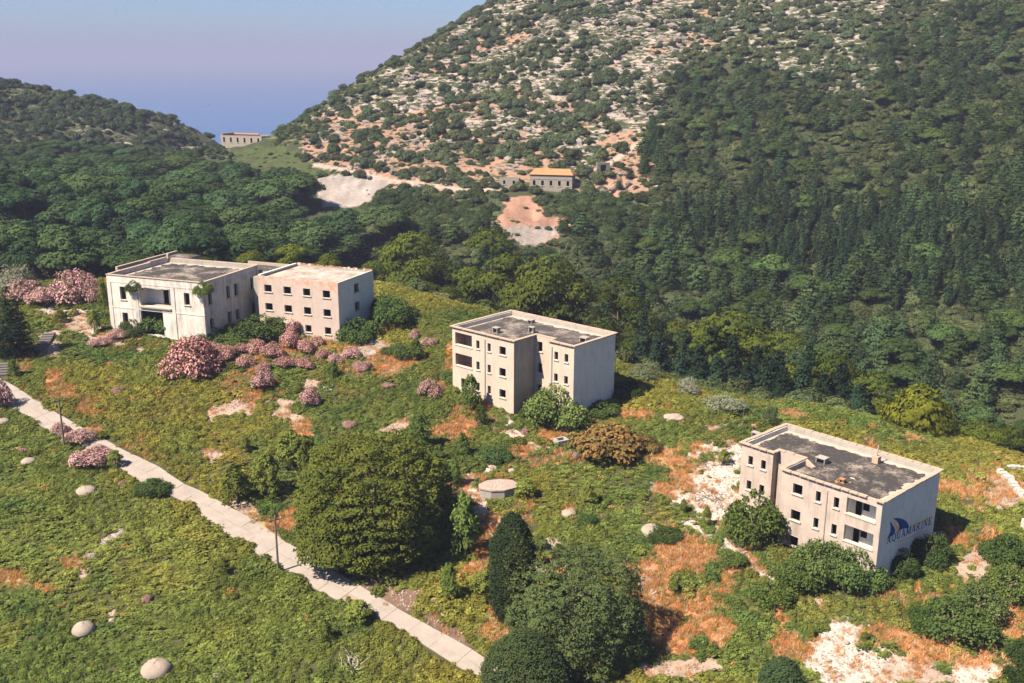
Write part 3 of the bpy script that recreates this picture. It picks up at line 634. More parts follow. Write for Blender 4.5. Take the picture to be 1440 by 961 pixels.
def glyph(ch):
    q = []
    def st(x0, y0, x1, y1, w): q.append([(x0 - w / 2, y0), (x0 + w / 2, y0), (x1 + w / 2, y1), (x1 - w / 2, y1)])
    def bx(x0, x1, y0, y1): q.append([(x0, y0), (x1, y0), (x1, y1), (x0, y1)])
    def arc(cx, cy, rx, ry, tx, ty, a0, a1, n_=9):
        for i in range(n_):
            a, b = R(a0 + (a1 - a0) * i / n_), R(a0 + (a1 - a0) * (i + 1) / n_)
            q.append([(cx + rx * math.cos(a), cy + ry * math.sin(a)), (cx + rx * math.cos(b), cy + ry * math.sin(b)), (cx + (rx - tx) * math.cos(b), cy + (ry - ty) * math.sin(b)), (cx + (rx - tx) * math.cos(a), cy + (ry - ty) * math.sin(a))])
    if ch == 'A': st(.14, 0, .47, 1, .10); st(.80, 0, .47, 1, .24); bx(.24, .66, .28, .37); bx(.0, .28, 0, .07); bx(.62, 1, 0, .07)
    if ch == 'Q': arc(.5, .5, .48, .52, .21, .09, 0, 360, 18); st(.50, .16, .92, -.16, .20)
    if ch == 'U': bx(.12, .34, .32, 1); bx(.70, .80, .32, 1); arc(.46, .33, .34, .35, .20, .10, 180, 360); bx(.0, .46, .93, 1); bx(.58, .94, .93, 1)
    if ch == 'M': st(.12, 0, .16, 1, .09); st(.18, 1, .48, .05, .20); st(.48, .05, .82, 1, .09); bx(.74, .95, 0, 1); bx(0, .26, 0, .07); bx(.66, 1.02, 0, .07); bx(0, .24, .93, 1)
    if ch == 'R': bx(.12, .33, 0, 1); arc(.42, .74, .40, .27, .20, .09, -90, 90); bx(.3, .45, .92, 1); bx(.3, .45, .47, .55); st(.86, 0, .50, .50, .22); bx(0, .42, 0, .07); bx(0, .3, .93, 1); bx(.74, 1, 0, .07)
    if ch == 'I': bx(.38, .62, 0, 1); bx(.22, .78, 0, .07); bx(.22, .78, .93, 1)
    if ch == 'N': bx(.14, .24, 0, 1); st(.20, 1, .80, 0, .22); bx(.76, .86, 0, 1); bx(0, .36, 0, .07); bx(0, .22, .93, 1); bx(.64, 1, .93, 1)
    if ch == 'E': bx(.14, .36, 0, 1); bx(.1, .86, .91, 1); bx(.3, .68, .46, .55); bx(.1, .90, 0, .09); bx(.80, .90, 0, .26); bx(.77, .86, .74, 1); bx(.62, .69, .36, .66)
    return q
ltr = MB(); word = 'AQUAMARINE'; wd = dict(M=1.22, I=.62); A0 = F4.at_u(985 / 4 + 1000, 782 / 4 + 570, -.30); A1 = F4.at_u(1240 / 4 + 1000, 668 / 4 + 570, -.30)
tot = sum(wd.get(c_, 1.0) for c_ in word) + .10 * (len(word) - 1); Lx = A1[0] - A0[0]; pos = 0.0; capH = .95; k_ = 0
for ch in word:
    ww_ = wd.get(ch, 1.0)
    for poly in glyph(ch):
        k_ += 1; P = []
        for gx, gy in poly:
            s_ = (pos + gx * ww_) / tot; P.append((-.30 + .012 + .001 * (k_ % 9), A0[0] + Lx * s_, A0[1] + (A1[1] - A0[1]) * s_ + gy * capH))
        ltr.poly(P)
    pos += ww_ + .10
ltr.build('lettering', M['paint_blue'], b4)

# ---- the square block with the door canopy
b2 = thing('barracks', 'pinkish square ruin with twelve square windows and a canopy over its door', 'building'); F2.place(b2)
U2, V2 = 15.80, 11.66
W2 = Walls(b2, [(0, 0), (U2, 0), (U2, V2), (0, V2)], 1, -13, -.10, .38)
win = []
for j, (a, b) in enumerate(((1.35, 2.80), (5.20, 6.66), (9.06, 10.42), (12.86, 14.25))):
    win += [(a, b, -2.68, -1.44), (a, b, -5.86, -4.62)]
    if j > 1: win.append((a + .1, b - .1, -8.92, -7.70))
win.append((1.35, 2.7, -8.9, -7.6))
W2.wall(0, M['plaster_brick'], [(5.0, 6.75, -11.2, -7.75)], win)
W2.wall(1, M['concrete'], [], [(5.15, 6.5, -2.68, -1.25), (5.2, 6.55, -5.85, -4.42)], sill=M['concrete_side'], sur=M['concrete_side'])
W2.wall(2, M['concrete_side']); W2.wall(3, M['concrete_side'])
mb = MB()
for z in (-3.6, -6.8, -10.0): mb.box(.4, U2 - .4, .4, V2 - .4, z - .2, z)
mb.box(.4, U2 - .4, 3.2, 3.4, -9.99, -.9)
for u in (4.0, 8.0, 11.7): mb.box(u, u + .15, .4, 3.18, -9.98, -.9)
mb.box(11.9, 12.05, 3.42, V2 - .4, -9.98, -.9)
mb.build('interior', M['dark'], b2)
rf2 = MB().box(.385, U2 - .385, .385, V2 - .385, -.62, -.40).build('roof', M['roof_pale'], b2)
k = MB(); k.box(3.2, 7.7, -1.35, -.003, -7.42, -7.22); cn = k.build('door_canopy', M['plaster_brick'], b2)
MB().hexa([(7.30, -1.2, -11), (7.62, -1.2, -11), (7.62, -.004, -11), (7.30, -.004, -11)], [(7.34, -1.2, -7.425), (7.62, -1.2, -7.425), (7.62, -.004, -7.425), (7.34, -.004, -7.425)]).build('canopy_wall', M['plaster_brick'], cn)
MB().hexa([(3.3, -1.2, -11), (3.6, -1.2, -11), (3.6, -.004, -11), (3.3, -.004, -11)], [(3.3, -1.2, -7.425), (3.6, -1.2, -7.425), (3.6, -.004, -7.425), (3.3, -.004, -7.425)]).build('canopy_wall', M['plaster_brick'], cn)
x = .45
while x < U2 - .5:                                                   # loose bricks left of the back parapet
    L = random.uniform(.28, .62)
    if random.random() < .82:
        h = random.choice((.10, .18, .26, .30)); MB().box(x, x + L - .03, V2 - .33, V2 - .06, -.098, -.10 + h).build('brick', M['brick' if random.random() < .7 else 'reveal'], b2)
    x += L
x = .2
while x < U2 - .5:                                                   # broken lip over the front
    L = random.uniform(.5, 1.4)
    if random.random() < .75: MB().box(x, x + L - .04, .0, .36 + random.uniform(-.08, .05), -.098, -.10 + random.uniform(.04, .13)).build('coping_slab', M['plaster_brick'], b2)
    x += L
MB().box(U2 - .36, U2 + .04, .02, V2 - .02, -.097, .02).build('coping_slab', M['reveal'], b2)
MB().box(-.02, .40, .37, V2 - .37, -.097, .12).build('coping_slab', M['concrete'], b2)
u, v = F2.at_z(467, 377, -.3); MB().box(u - .7, u + .6, v - .3, v + .3, -.398, .02).build('chimney_stub', M['brick'], b2)
# lower rear part that closes the gap to the white ruin
mb = MB().box(-10.2, -.003, 6.9, V2 - .01, -13, -.85).build('rear_wing', M['concrete_side'], b2)
MB().box(-10.0, -.2, 7.1, V2 - .2, -.847, -.80).build('wing_roof', M['roof_mid'], mb)
MB().box(-10.2, -.003, V2 - .35, V2 - .012, -.846, -.30).build('wing_parapet', M['coping'], mb)
MB().box(-2.6, -.004, 2.4, 6.897, -13, -.9).build('side_wing', M['concrete_side'], b2)

# ---- the white two storey ruin
b1 = thing('villa_ruin', 'white two storey ruin with a collapsed balcony and plants sprouting from its front', 'building'); F1.place(b1)
U1, V1 = 19.43, 16.37
W1 = Walls(b1, [(.12, .12), (U1 - .12, .12), (U1 - .12, V1 - .12), (.12, V1 - .12)], 1, -12.5, -.10, .42)
winF = [(2.55, 3.72, -4.2, -1.95), (2.6, 3.7, -8.45, -6.45), (15.42, 16.48, -4.08, -2.02)]
W1.wall(0, M['plaster_white'], [(6.55, 12.75, -4.86, -1.62), (6.4, 10.9, -9.8, -5.75)], winF, surw=.04)
winR = [(1.3, 2.28, -4.1, -1.95), (6.36, 7.28, -4.1, -2.02), (8.6, 9.64, -4.14, -2.05), (13.45, 14.44, -4.1, -2.0), (1.3, 2.32, -8.3, -6.45), (6.36, 7.28, -8.45, -6.45), (8.62, 9.55, -8.45, -6.52), (13.45, 15.1, -8.4, -6.5)]
W1.wall(1, M['plaster_white'], [], winR, surw=.04); W1.wall(2, M['concrete_side']); W1.wall(3, M['plaster_white'], [], [(3, 4, -4.2, -2), (8, 9, -4.2, -2), (11, 12, -8.4, -6.4)])
for (z0, z1, pr_) in ((-5.68, -5.50, .06), (-1.30, -1.16, .05)):
    MB().box(.12 - pr_, 6.5 if z0 < -5 else U1 - .12 + pr_, .12 - pr_, .118, z0, z1).build('string_course', M['plaster_white'], b1)
    if z0 < -5: MB().box(11.0, U1 - .12 + pr_, .12 - pr_, .118, z0, z1).build('string_course', M['plaster_white'], b1)
    MB().box(U1 - .118, U1 - .12 + pr_ + .001, .12, V1 - .12, z0, z1).build('string_course', M['plaster_white'], b1)
for a, b in ((5.5, 6.3), (12.95, 13.7)): MB().box(a, b, .02, .117, -11, -1.32).build('pilaster', M['plaster_white'], b1)
MB().box(.14, .9, .035, .116, -11, -1.31).build('pilaster', M['plaster_white'], b1)
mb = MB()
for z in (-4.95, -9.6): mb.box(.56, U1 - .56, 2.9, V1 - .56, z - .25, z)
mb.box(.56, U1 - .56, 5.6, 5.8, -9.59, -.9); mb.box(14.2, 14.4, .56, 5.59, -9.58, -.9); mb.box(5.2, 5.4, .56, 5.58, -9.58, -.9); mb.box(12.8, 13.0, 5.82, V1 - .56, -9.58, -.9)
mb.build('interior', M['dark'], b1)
mb = MB(); y0, yb = .545, 2.6                                          # the balcony room: back wall with two doorways
for q0, q1, z0, z1 in ((6.3, 9.45, -4.95, -1.2), (9.45, 10.55, -2.0, -1.2), (10.55, 12.25, -4.95, -1.2), (12.25, 12.95, -1.75, -1.2)):
    mb.box(q0, q1, yb, yb + .18, z0, z1)
mb.box(6.2, 6.3, y0, yb - .002, -4.95, -1.2); mb.box(12.97, 13.07, y0, yb - .002, -4.95, -1.2); mb.box(6.2, 13.07, y0, yb + .1, -1.198, -1.0)
mb.build('balcony_room', M['inside'], b1)
MB().box(6.5, 12.9, -.20, 2.88, -5.16, -4.95).build('balcony_floor', M['coping'], b1)
for k in range(5):
    a = 6.6 + k * 1.24; MB().hexa([(a, .10, -1.72 - random.random() * .3), (a + 1.2, .10, -1.72 - random.random() * .3), (a + 1.2, .5, -1.66), (a, .5, -1.66)], [(a, .10, -1.622), (a + 1.2, .10, -1.622), (a + 1.2, .5, -1.622), (a, .5, -1.622)]).build('broken_lintel', M['reveal'], b1)
rf1 = MB().box(.545, U1 - .545, .545, V1 - .545, -1.0, -.82).build('roof', M['roof_dark'], b1)
for a, b, nn in (((.56, V1 - .56), (U1 - .56, V1 - .56), (0, -1)), ((.56, .56), (.56, V1 - .56), (1, 0)), ((U1 - .56, .56), (U1 - .56, V1 - .56), (-1, 0))):
    ragged_strip(a, b, nn, .3, 1.5, -.81 + .004 * nn[0], .6).build('roof_screed', M['roof_edge'], rf1)
W1.coping([(0, 0), (U1, 0), (U1, V1), (0, V1)], .50, .10, 3.2, M['coping'], 0.0, .006)
MB().box(.35, .75, V1 - .8, V1 - .45, -.1, .75).build('chimney', M['coping'], b1); MB().box(-.1, .35, 11.0, 15.8, -.10, .16).build('parapet_block', M['coping'], b1)
# low rear annex on the far left of the white ruin
an = MB().box(-5.6, .08, 9.0, 26, -12.5, -1.35).build('annex', M['concrete_side'], b1)
MB().box(-5.4, .05, 9.2, 25.8, -1.348, -1.28).build('annex_roof', M['roof_mid'], an)
MB().box(-5.62, -5.15, 9.0, 26.02, -1.346, -.80).build('annex_parapet', M['coping'], an)

# ------------------------------------------------------------------ far ruins
def far_house(px, py, D, width, depth, h, rz, name, label, nwin, wallm, roofm, pitched, ww=.9, wh=1.5, sill=1.1):
    p = hit(px, py, D - 60, D + 90)
    if p is None: d = ray(px, py); p = d * (D / math.hypot(d[0], d[1]))
    r_ = thing(name, label, 'building', tuple(p), rz)
    W = Walls(r_, [(-width / 2, -depth / 2), (width / 2, -depth / 2), (width / 2, depth / 2), (-width / 2, depth / 2)], 1, -4, h, .35)
    ops = [(width * (i + .5) / nwin - ww / 2, width * (i + .5) / nwin + ww / 2, sill, sill + wh) for i in range(nwin)]
    W.wall(0, M[wallm], [], ops, surw=.08, sill=M['reveal']); W.wall(1, M[wallm], [], [(depth * .5 - .5, depth * .5 + .5, sill, sill + wh)]); W.wall(2, M[wallm]); W.wall(3, M[wallm], [], [(depth * .5 - .5, depth * .5 + .5, sill, sill + wh)])
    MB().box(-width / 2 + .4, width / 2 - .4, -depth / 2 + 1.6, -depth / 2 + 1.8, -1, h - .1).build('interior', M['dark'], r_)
    if pitched:
        e = .35; z0, z1 = h + .01, h + depth * .26
        a, b = (-width / 2 - e, -depth / 2 - e), (width / 2 + e, depth / 2 + e)
        rf = MB(); rf.poly([(a[0], a[1], z0), (b[0], a[1], z0), (b[0] - 1.6, 0, z1), (a[0] + 1.6, 0, z1)]); rf.poly([(b[0], b[1], z0), (a[0], b[1], z0), (a[0] + 1.6, 0, z1), (b[0] - 1.6, 0, z1)])
        rf.poly([(b[0], a[1], z0), (b[0], b[1], z0), (b[0] - 1.6, 0, z1)]); rf.poly([(a[0], b[1], z0), (a[0], a[1], z0), (a[0] + 1.6, 0, z1)]); rf.poly([(a[0], a[1], z0), (a[0], b[1], z0), (b[0], b[1], z0), (b[0], a[1], z0)])
        rf.build('roof', M[roofm], r_)
    else:
        MB().box(-width / 2 + .36, width / 2 - .36, -depth / 2 + .36, depth / 2 - .36, h - .7, h - .45).build('roof', M[roofm], r_)
    return r_, W
hs, _ = far_house(777, 264, 330, 13.6, 6.4, 4.4, R(-12), 'house', 'small stone house with an orange hipped roof on the far hillside', 5, 'stone', 'roof_tile', True, 1.0, 1.7, .9)
MB().box(-6.9, 6.9, -3.28, -3.202, 2.9, 3.05).build('string_course', M['stone'], hs)
ru, _ = far_house(348, 203, 430, 20.5, 9.0, 3.8, R(-20), 'ruin', 'roofless long ruin on the saddle in front of the sea', 6, 'stone', 'roof_mid', False, 1.1, 2.2, .9)
MB().box(-9.8, -9.45, -4.1, 4.1, 3.802, 4.5).build('parapet', M['plaster_brick'], ru); MB().box(-9.4, 3.5, 3.9, 4.25, 3.802, 4.3).build('parapet', M['plaster_brick'], ru)
sh, _ = far_house(717, 262, 328, 6.2, 4.0, 2.7, R(-8), 'shed', 'roofless little stone shed left of the orange roofed house', 2, 'stone', 'roof_mid', False, .9, 1.3, .8)
lw, _ = far_house(266, 214, 425, 11.5, 4.5, 2.4, R(-15), 'ruin', 'low crumbling wall of a ruin among trees left of the saddle', 3, 'stone', 'roof_pale', False, .8, 1.2, .6)
p = hit(848, 242, 280, 420)
if p is not None:
    tp = thing('tunnel_portal', 'dark tunnel mouth in the rocks above the orange roofed house', 'tunnel', tuple(p), R(15))
    MB().box(-2.2, -1.0, -.4, .5, -2, 3.0).box(1.0, 2.2, -.4, .5, -2, 3.0).box(-.998, .998, -.4, .5, 2.3, 3.0).build('surround', M['rock'], tp)
    MB().box(-.99, .99, .1, .45, -2, 2.29).build('opening', M['dark'], tp)  # solid block, coloured dark in place of the shade inside the tunnel

# low broken walls at the right edge
def rubble_wall(pts, h, th, label, D0=(60, 220)):
    P = [hit(*q, *D0) for q in pts]; c = P[0]; r_ = thing('stone_wall', label, 'wall', tuple(c)); mb = MB()
    for a, b in zip(P[:-1], P[1:]):
        L = math.hypot(b[0] - a[0], b[1] - a[1]); k = max(2, int(L / .55)); dx, dy = (b[0] - a[0]) / L, (b[1] - a[1]) / L
        for lay in range(max(1, int(h / .35))):
            for i in range(k):
                s0, s1 = L * (i + .04) / k, L * (i + .96) / k; x0, y0, x1, y1 = a[0] + dx * s0, a[1] + dy * s0, a[0] + dx * s1, a[1] + dy * s1
                z = a[2] + (b[2] - a[2]) * i / k + lay * .36 - (.5 if lay == 0 else 0); hh = .34 + (.5 if lay == 0 else 0) + random.uniform(-.06, .05); t_ = th / 2 * random.uniform(.85, 1.15)
                lo = [(x0 + dy * t_, y0 - dx * t_, z), (x1 + dy * t_, y1 - dx * t_, z), (x1 - dy * t_, y1 + dx * t_, z), (x0 - dy * t_, y0 + dx * t_, z)]
                hi = [(q[0] + random.uniform(-.04, .04), q[1] + random.uniform(-.04, .04), z + hh) for q in lo]
                mb.hexa([(q[0] - c[0], q[1] - c[1], q[2] - c[2]) for q in lo], [(q[0] - c[0], q[1] - c[1], q[2] - c[2]) for q in hi])
    o = mb.build('masonry', M['reveal'], r_); o['kind'] = 'stuff'; return r_
d_ = ray(294, 149); bp = d_ * (-119.9 / d_[2]); root = thing('boat', 'tiny white boat far out on the blue sea', 'boat', tuple(bp), .4)
MB().hexa([(-5, -1.0, -.4), (4, -1.0, -.4), (4, 1.0, -.4), (-5, 1.0, -.4)], [(-5.4, -1.5, 1.3), (6.5, -.4, 1.8), (6.5, .4, 1.8), (-5.4, 1.5, 1.3)]).build('hull', M['reveal'], root); MB().box(-3, 1.5, -1.1, 1.1, 1.4, 3.2).build('cabin', M['reveal'], root)
rubble_wall([(1404, 666), (1418, 676), (1428, 692), (1446, 706)], 1.0, .8, 'low pale stone wall of a ruin at the right edge of the slope')
rubble_wall([(1416, 662), (1446, 664)], 1.0, .6, 'short broken stone wall behind the longer one at the right edge')
rubble_wall([(1438, 744), (1452, 756)], 1.4, .7, 'stub of pale wall below the longer wall, at the right edge')

# ------------------------------------------------------------------ the concrete path
UP = [(-40, 510), (0, 537), (15, 543), (50, 565), (82, 585), (117, 605), (155, 625), (182, 640), (225, 660), (250, 680), (287, 695), (360, 737), (397, 763), (440, 788), (460, 800), (515, 833), (555, 857), (590, 875), (653, 910), (680, 928), (720, 955)]
LO = [(-40, 548), (0, 565), (25, 578), (60, 599), (135, 636), (180, 664), (210, 683), (255, 701), (297, 734), (350, 768), (398, 801), (440, 824), (463, 837), (520, 863), (573, 889), (626, 924), (661, 946), (680, 958), (720, 990)]
def dens(poly, n_):
    W_ = np.array([hit(*q)[:2] if hit(*q) is not None else plane_hit(*q)[:2] for q in poly]); L = np.r_[0, np.cumsum(np.linalg.norm(np.diff(W_, axis=0), axis=1))]
    t = np.linspace(0, L[-1], n_); return np.stack([np.interp(t, L, W_[:, 0]), np.interp(t, L, W_[:, 1])], 1), L[-1]
NP = 240
pu, Lp = dens(UP, NP); pl, _ = dens(LO, NP)
# pair the two edges across the path rather than by arc length
dirp = (pu[-1] - pu[0]) / np.linalg.norm(pu[-1] - pu[0]); su, sl_ = pu @ dirp, pl @ dirp
pl = np.stack([np.interp(su, sl_, pl[:, 0]), np.interp(su, sl_, pl[:, 1])], 1)
for _ in range(6): pu[1:-1] = (pu[:-2] + pu[1:-1] * 2 + pu[2:]) / 4; pl[1:-1] = (pl[:-2] + pl[1:-1] * 2 + pl[2:]) / 4
pm_ = (pu + pl) / 2; pu = pm_ + (pu - pm_) * 1.18; pl = pm_ + (pl - pm_) * 1.18; PC = pm_; PHW = np.linalg.norm(pu - pl, axis=1) / 2
def path_dist(x, y):
    """distance outside the path edge (negative on the path)"""
    out_ = np.full(np.shape(x), 1e9)
    for i in range(0, NP, 2): out_ = np.minimum(out_, np.hypot(x - PC[i, 0], y - PC[i, 1]) - PHW[i])
    return out_
mb = MB(); off = .03
for i in range(0, NP - 3, 3):
    j = i + 3; q = [pl[i], pl[j], pu[j], pu[i]]
    mb.quad(*[(a[0], a[1], ground(*a) + off) for a in q])
pth = mb.build('path', M['path_bed']); tag(pth, 'straight pale concrete path running down the slope', 'path', kind='structure')
cum = np.r_[0, np.cumsum(np.linalg.norm(np.diff(PC, axis=0), axis=1))]; s = 0.0; nsl = 0
def pe(s_, f_):
    a = np.array([np.interp(s_, cum, pl[:, 0]), np.interp(s_, cum, pl[:, 1])]); b = np.array([np.interp(s_, cum, pu[:, 0]), np.interp(s_, cum, pu[:, 1])]); return a + (b - a) * f_
while s < cum[-1] - .5:
    L = random.uniform(2.9, 3.7); fm = .5 + random.uniform(-.05, .05)
    for f0, f1 in ((0.0, fm), (fm, 1.0)):
        if random.random() < .02: continue
        g = .013; ge = .004; sk = random.uniform(-.06, .06)
        cs = [pe(s + g, f0 + ge), pe(min(s + L - g, cum[-1]) + sk * 0, f0 + ge), pe(min(s + L - g, cum[-1]), f1 - ge), pe(s + g, f1 - ge)]
        mid0, mid1 = (cs[0] + cs[1]) / 2, (cs[2] + cs[3]) / 2
        ring = [cs[0], mid0 + np.random.default_rng(nsl).uniform(-.07, .07, 2), cs[1], cs[2], mid1 + np.random.default_rng(nsl + 9).uniform(-.07, .07, 2) * (0 if f1 < 1 else 1), cs[3]]
        lift = .10 + random.uniform(-.02, .02); n0 = len(ring); m_ = MB()
        top = [(a[0], a[1], ground(*a) + lift + random.uniform(-.008, .008)) for a in ring]; bot = [(a[0], a[1], ground(*a) - .12) for a in ring]
        m_.v = top + bot; m_.f = [tuple(range(n0))] + [(n0 + i, n0 + (i + 1) % n0, (i + 1) % n0, i) for i in range(n0)]
        m_.build('concrete_slab', M['path'], pth); nsl += 1
    s += L

# ------------------------------------------------------------------ bunkers, rocks, posts, steps
def bunker(px, py, wpx, squash, label, rimh=.12):
    p = hit(px, py); _, _, d = project(p); r_ = wpx / F_PX * float(d[0]) / 2
    root = thing('bunker', label, 'bunker', tuple(p), random.uniform(0, 6)); mb = MB(); na, nb = 22, 7
    for j in range(nb + 1):
        a = j / nb * math.pi / 2
        for i in range(na):
            t = 2 * math.pi * i / na; rr = r_ * math.cos(a) * (1 + .035 * math.sin(5 * t + j) + .02 * math.sin(11 * t)); mb.v.append((rr * math.cos(t), rr * math.sin(t), rimh + r_ * squash * math.sin(a) * (1 + .05 * math.sin(3 * t + wpx)) + .03 * math.sin(7 * t + 2 * j)))
    for j in range(nb):
        for i in range(na): k = (i + 1) % na; mb.f.append((j * na + i, j * na + k, (j + 1) * na + k, (j + 1) * na + i))
    mb.build('dome', M['bunker'], root, True)
    b_ = MB().tube((0, 0, -1.5), (0, 0, rimh - .01), r_ * .93, r_ * .93, 22); b_.build('base_ring', M['bunker'], root); return root
GB = 'small concrete domes dotted over the slope'
for a in ((118, 888, 32, .75, 'grey concrete bunker dome half sunk in brambles at the lower left'), (220, 944, 44, .62, 'largest pale bunker dome, near the bottom edge of the bramble field'), (40, 650, 20, .45, 'bunker dome below the path beside a small pink bush'), (121, 692, 28, .45, 'bunker dome in the brambles under the large pink oleander by the path'),
          (918, 748, 33, .5, 'pale bunker dome in the greenery below the white clearing'), (800, 724, 22, .5, 'little bunker dome half buried beside a young pine in mid slope'), (3, 594, 20, .4, 'bunker dome at the left edge just below the path')):
    o = bunker(*a); o['group'] = GB
p = hit(701, 694); root = thing('bunker', 'flat topped angular concrete bunker on bare ground right of the big pine', 'bunker', tuple(p), .2); mb = MB(); n8 = 9
ring = [(2.35 * math.cos(2 * math.pi * i / n8) * (1.0 + .05 * (i % 3)), 1.75 * math.sin(2 * math.pi * i / n8)) for i in range(n8)]
mb.v = [(x, y, -1.5) for x, y in ring] + [(x, y, 1.0) for x, y in ring]; mb.f = [(i, (i + 1) % n8, n8 + (i + 1) % n8, n8 + i) for i in range(n8)]; mb.build('wall', M['concrete_side'], root)
mb = MB(); mb.v = [(x * 1.05, y * 1.05, 1.003) for x, y in ring] + [(x * 1.05, y * 1.05, 1.16) for x, y in ring]; mb.f = [(i, (i + 1) % n8, n8 + (i + 1) % n8, n8 + i) for i in range(n8)] + [tuple(range(n8, 2 * n8))]; sl8 = mb.build('roof_slab', M['boulder'], root)
for k in range(14):
    q = MB().box(-.09, .09, -.07, .07, 0, .07).build('stone', M['reveal'], sl8); q.location = (random.uniform(-1.5, 1.5), random.uniform(-1.1, 1.1), 1.158); q.rotation_euler = (0, 0, random.uniform(0, 3))
p = hit(789, 622); root = thing('hatch', 'small square grey concrete hatch below the pale ruin', 'hatch', tuple(p), .5)
MB().box(-.9, .9, .4, .7, -.6, .5).box(-.9, .9, -.7, -.4, -.6, .45).box(-.9, -.6, -.398, .398, -.6, .5).box(.6, .9, -.398, .398, -.6, .48).build('kerb', M['concrete_side'], root); MB().box(-.598, .598, -.397, .397, -.6, .1).build('cover', M['dark'], root)

def rock(px, py, wpx, hr, label, name='boulder', D=(60, 300), m_='boulder', group=None):
    p = hit(px, py, *D); _, _, d = project(p); r_ = wpx / F_PX * float(d[0]) / 2; mb = MB(); na, nb = 12, 6; rg = np.random.default_rng(int(px * 7 + py))
    for j in range(nb + 1):
        a = -.35 + j / nb * (math.pi / 2 + .35)
        for i in range(na):
            t = 2 * math.pi * i / na; k = 1 + rg.uniform(-.16, .16); mb.v.append((r_ * math.cos(a) * math.cos(t) * k, r_ * .8 * math.cos(a) * math.sin(t) * k, r_ * hr * math.sin(a) * (1 + rg.uniform(-.12, .12))))
    for j in range(nb):
        for i in range(na): k = (i + 1) % na; mb.f.append((j * na + i, j * na + k, (j + 1) * na + k, (j + 1) * na + i))
    o = mb.build(name, M[m_]); o.location = tuple(p + np.array([0, 0, .1])); return tag(o, label, 'rock', group)
rock(947, 589, 30, .38, 'flat pinkish boulder in the green slope right of the pale ruin'); rock(625, 905 - 40, 10, .5, 'loose stone on the path verge in the shade of the big pine')
rock(157, 874, 9, .8, 'little pale stone poking out of brambles right of the grey dome'); rock(720, 664, 12, .7, 'grey stone beside the flat topped bunker'); rock(285, 889, 5, .6, 'small stone in the lower bramble field')
for k, (a, b, w_) in enumerate(((880, 760, 7), (975, 735, 8), (985, 712, 6), (1003, 640, 7), (1030, 722, 9), (960, 706, 7), (1002, 655, 6), (1190, 905, 9), (1230, 948, 10), (1165, 930, 8), (1210, 920, 7), (1180, 950, 9))):
    rock(a, b, w_, .6, 'pale loose stone lying on the white gravel', 'stone', group='loose stones on the white gravel')
rock(1320, 752, 18, .35, 'white slab of stone beside the right end wall of the logo ruin')

def pole(px, py, top, label, arm=True, r0=.15):
    p = hit(px, py); _, y0, d = project(p); lo, hi_ = 2.0, 14.0
    for _ in range(30):
        h = (lo + hi_) / 2; _, yy, _d = project(p + np.array([0, 0, h])); lo, hi_ = (h, hi_) if yy[0] > top else (lo, h)
    root = thing('utility_pole', label, 'pole', tuple(p), R(30)); MB().tube((0, 0, -1.2), (0, 0, h), r0, r0 * .62, 9).build('post', M['pole'], root)
    if arm:
        a = MB().box(-.75, .75, -.05, .05, h - .42, h - .32).build('cross_arm', M['pole'], root)
        for x in (-.65, 0.0, .65): MB().tube((x, 0, h - .318), (x, 0, h - .10 if x else h + .14), .05, .035, 6).build('insulator', M['reveal'], a)
        MB().tube((0, 0, h - 2.2), (.55, 0, h - .44), .03, .03, 5).build('brace', M['pole'], root)
    return root
pole(391.6, 806, 727, 'dark concrete utility pole beside the path below the big pine'); pole(91, 632, 560, 'dark concrete utility pole by the upper path near pink oleanders')
pole(1045, 597, 572, 'thin bare post standing in the scrub behind the logo ruin', False, .07)
p = hit(1059, 612); root = thing('iron_post', 'short rusty iron post behind the left end of the logo ruin', 'post', tuple(p)); MB().tube((0, 0, -.5), (0, 0, 1.25), .16, .14, 8).build('shaft', M['rust'], root); MB().box(-.28, .28, -.28, .28, 1.25, 1.5).build('cap', M['brick'], root)

def steps(a, b, n_, width, label):
    A, B = hit(*a), hit(*b); root = thing('stone_steps', label, 'steps', tuple(A)); d = (B - A)[:2]; L = np.linalg.norm(d); d = d / L; nrm = np.array([-d[1], d[0]]); dz = B[2] - A[2]
    for k in range(n_):
        q0, q1 = d * L * k / n_, d * L * (k + .98) / n_; z = dz * (k + 1) / n_ + .22 + .05 * k; w2 = width / 2
        c = [q0 - nrm * w2, q1 - nrm * w2, q1 + nrm * w2, q0 + nrm * w2]
        MB().hexa([(*x, z - 1.6) for x in c], [(*x, z) for x in c]).build('step', M['pole'], root)
steps((56, 494), (70, 472), 7, 1.9, 'flight of concrete steps climbing beside the dark conifer'); steps((2, 530), (8, 514), 5, 1.9, 'short flight of steps at the left edge above the path')
def twigs(px, py, spread, n_, label, name, m_='deadwood', up=.5, D=(60, 320)):
    p = hit(px, py, *D); rg = np.random.default_rng(int(px + py)); mb = MB()
    for _ in range(n_):
        a = rg.normal(0, spread * .3, 2); L = rg.uniform(.4, 1.0) * spread; t = rg.uniform(0, 6.28); e = rg.uniform(0, up); pt = Vector((a[0], a[1], .05 + rg.uniform(0, .2))); dr = Vector((math.cos(t) * math.cos(e), math.sin(t) * math.cos(e), math.sin(e)))
        for k in range(3):
            nx = pt + dr * L / 3; mb.tube(pt, nx, .045 * (1 - k * .25), .045 * (.75 - k * .25), 4, False); pt = nx; dr = (dr + Vector(rg.normal(0, .35, 3))).normalized()
            if rg.random() < .7:
                e2 = pt + (dr + Vector(rg.normal(0, .8, 3))).normalized() * L * .25; mb.tube(pt, e2, .02, .01, 4, False)
    o = mb.build(name, M[m_]); o.location = tuple(p); return tag(o, label, 'dead branches')
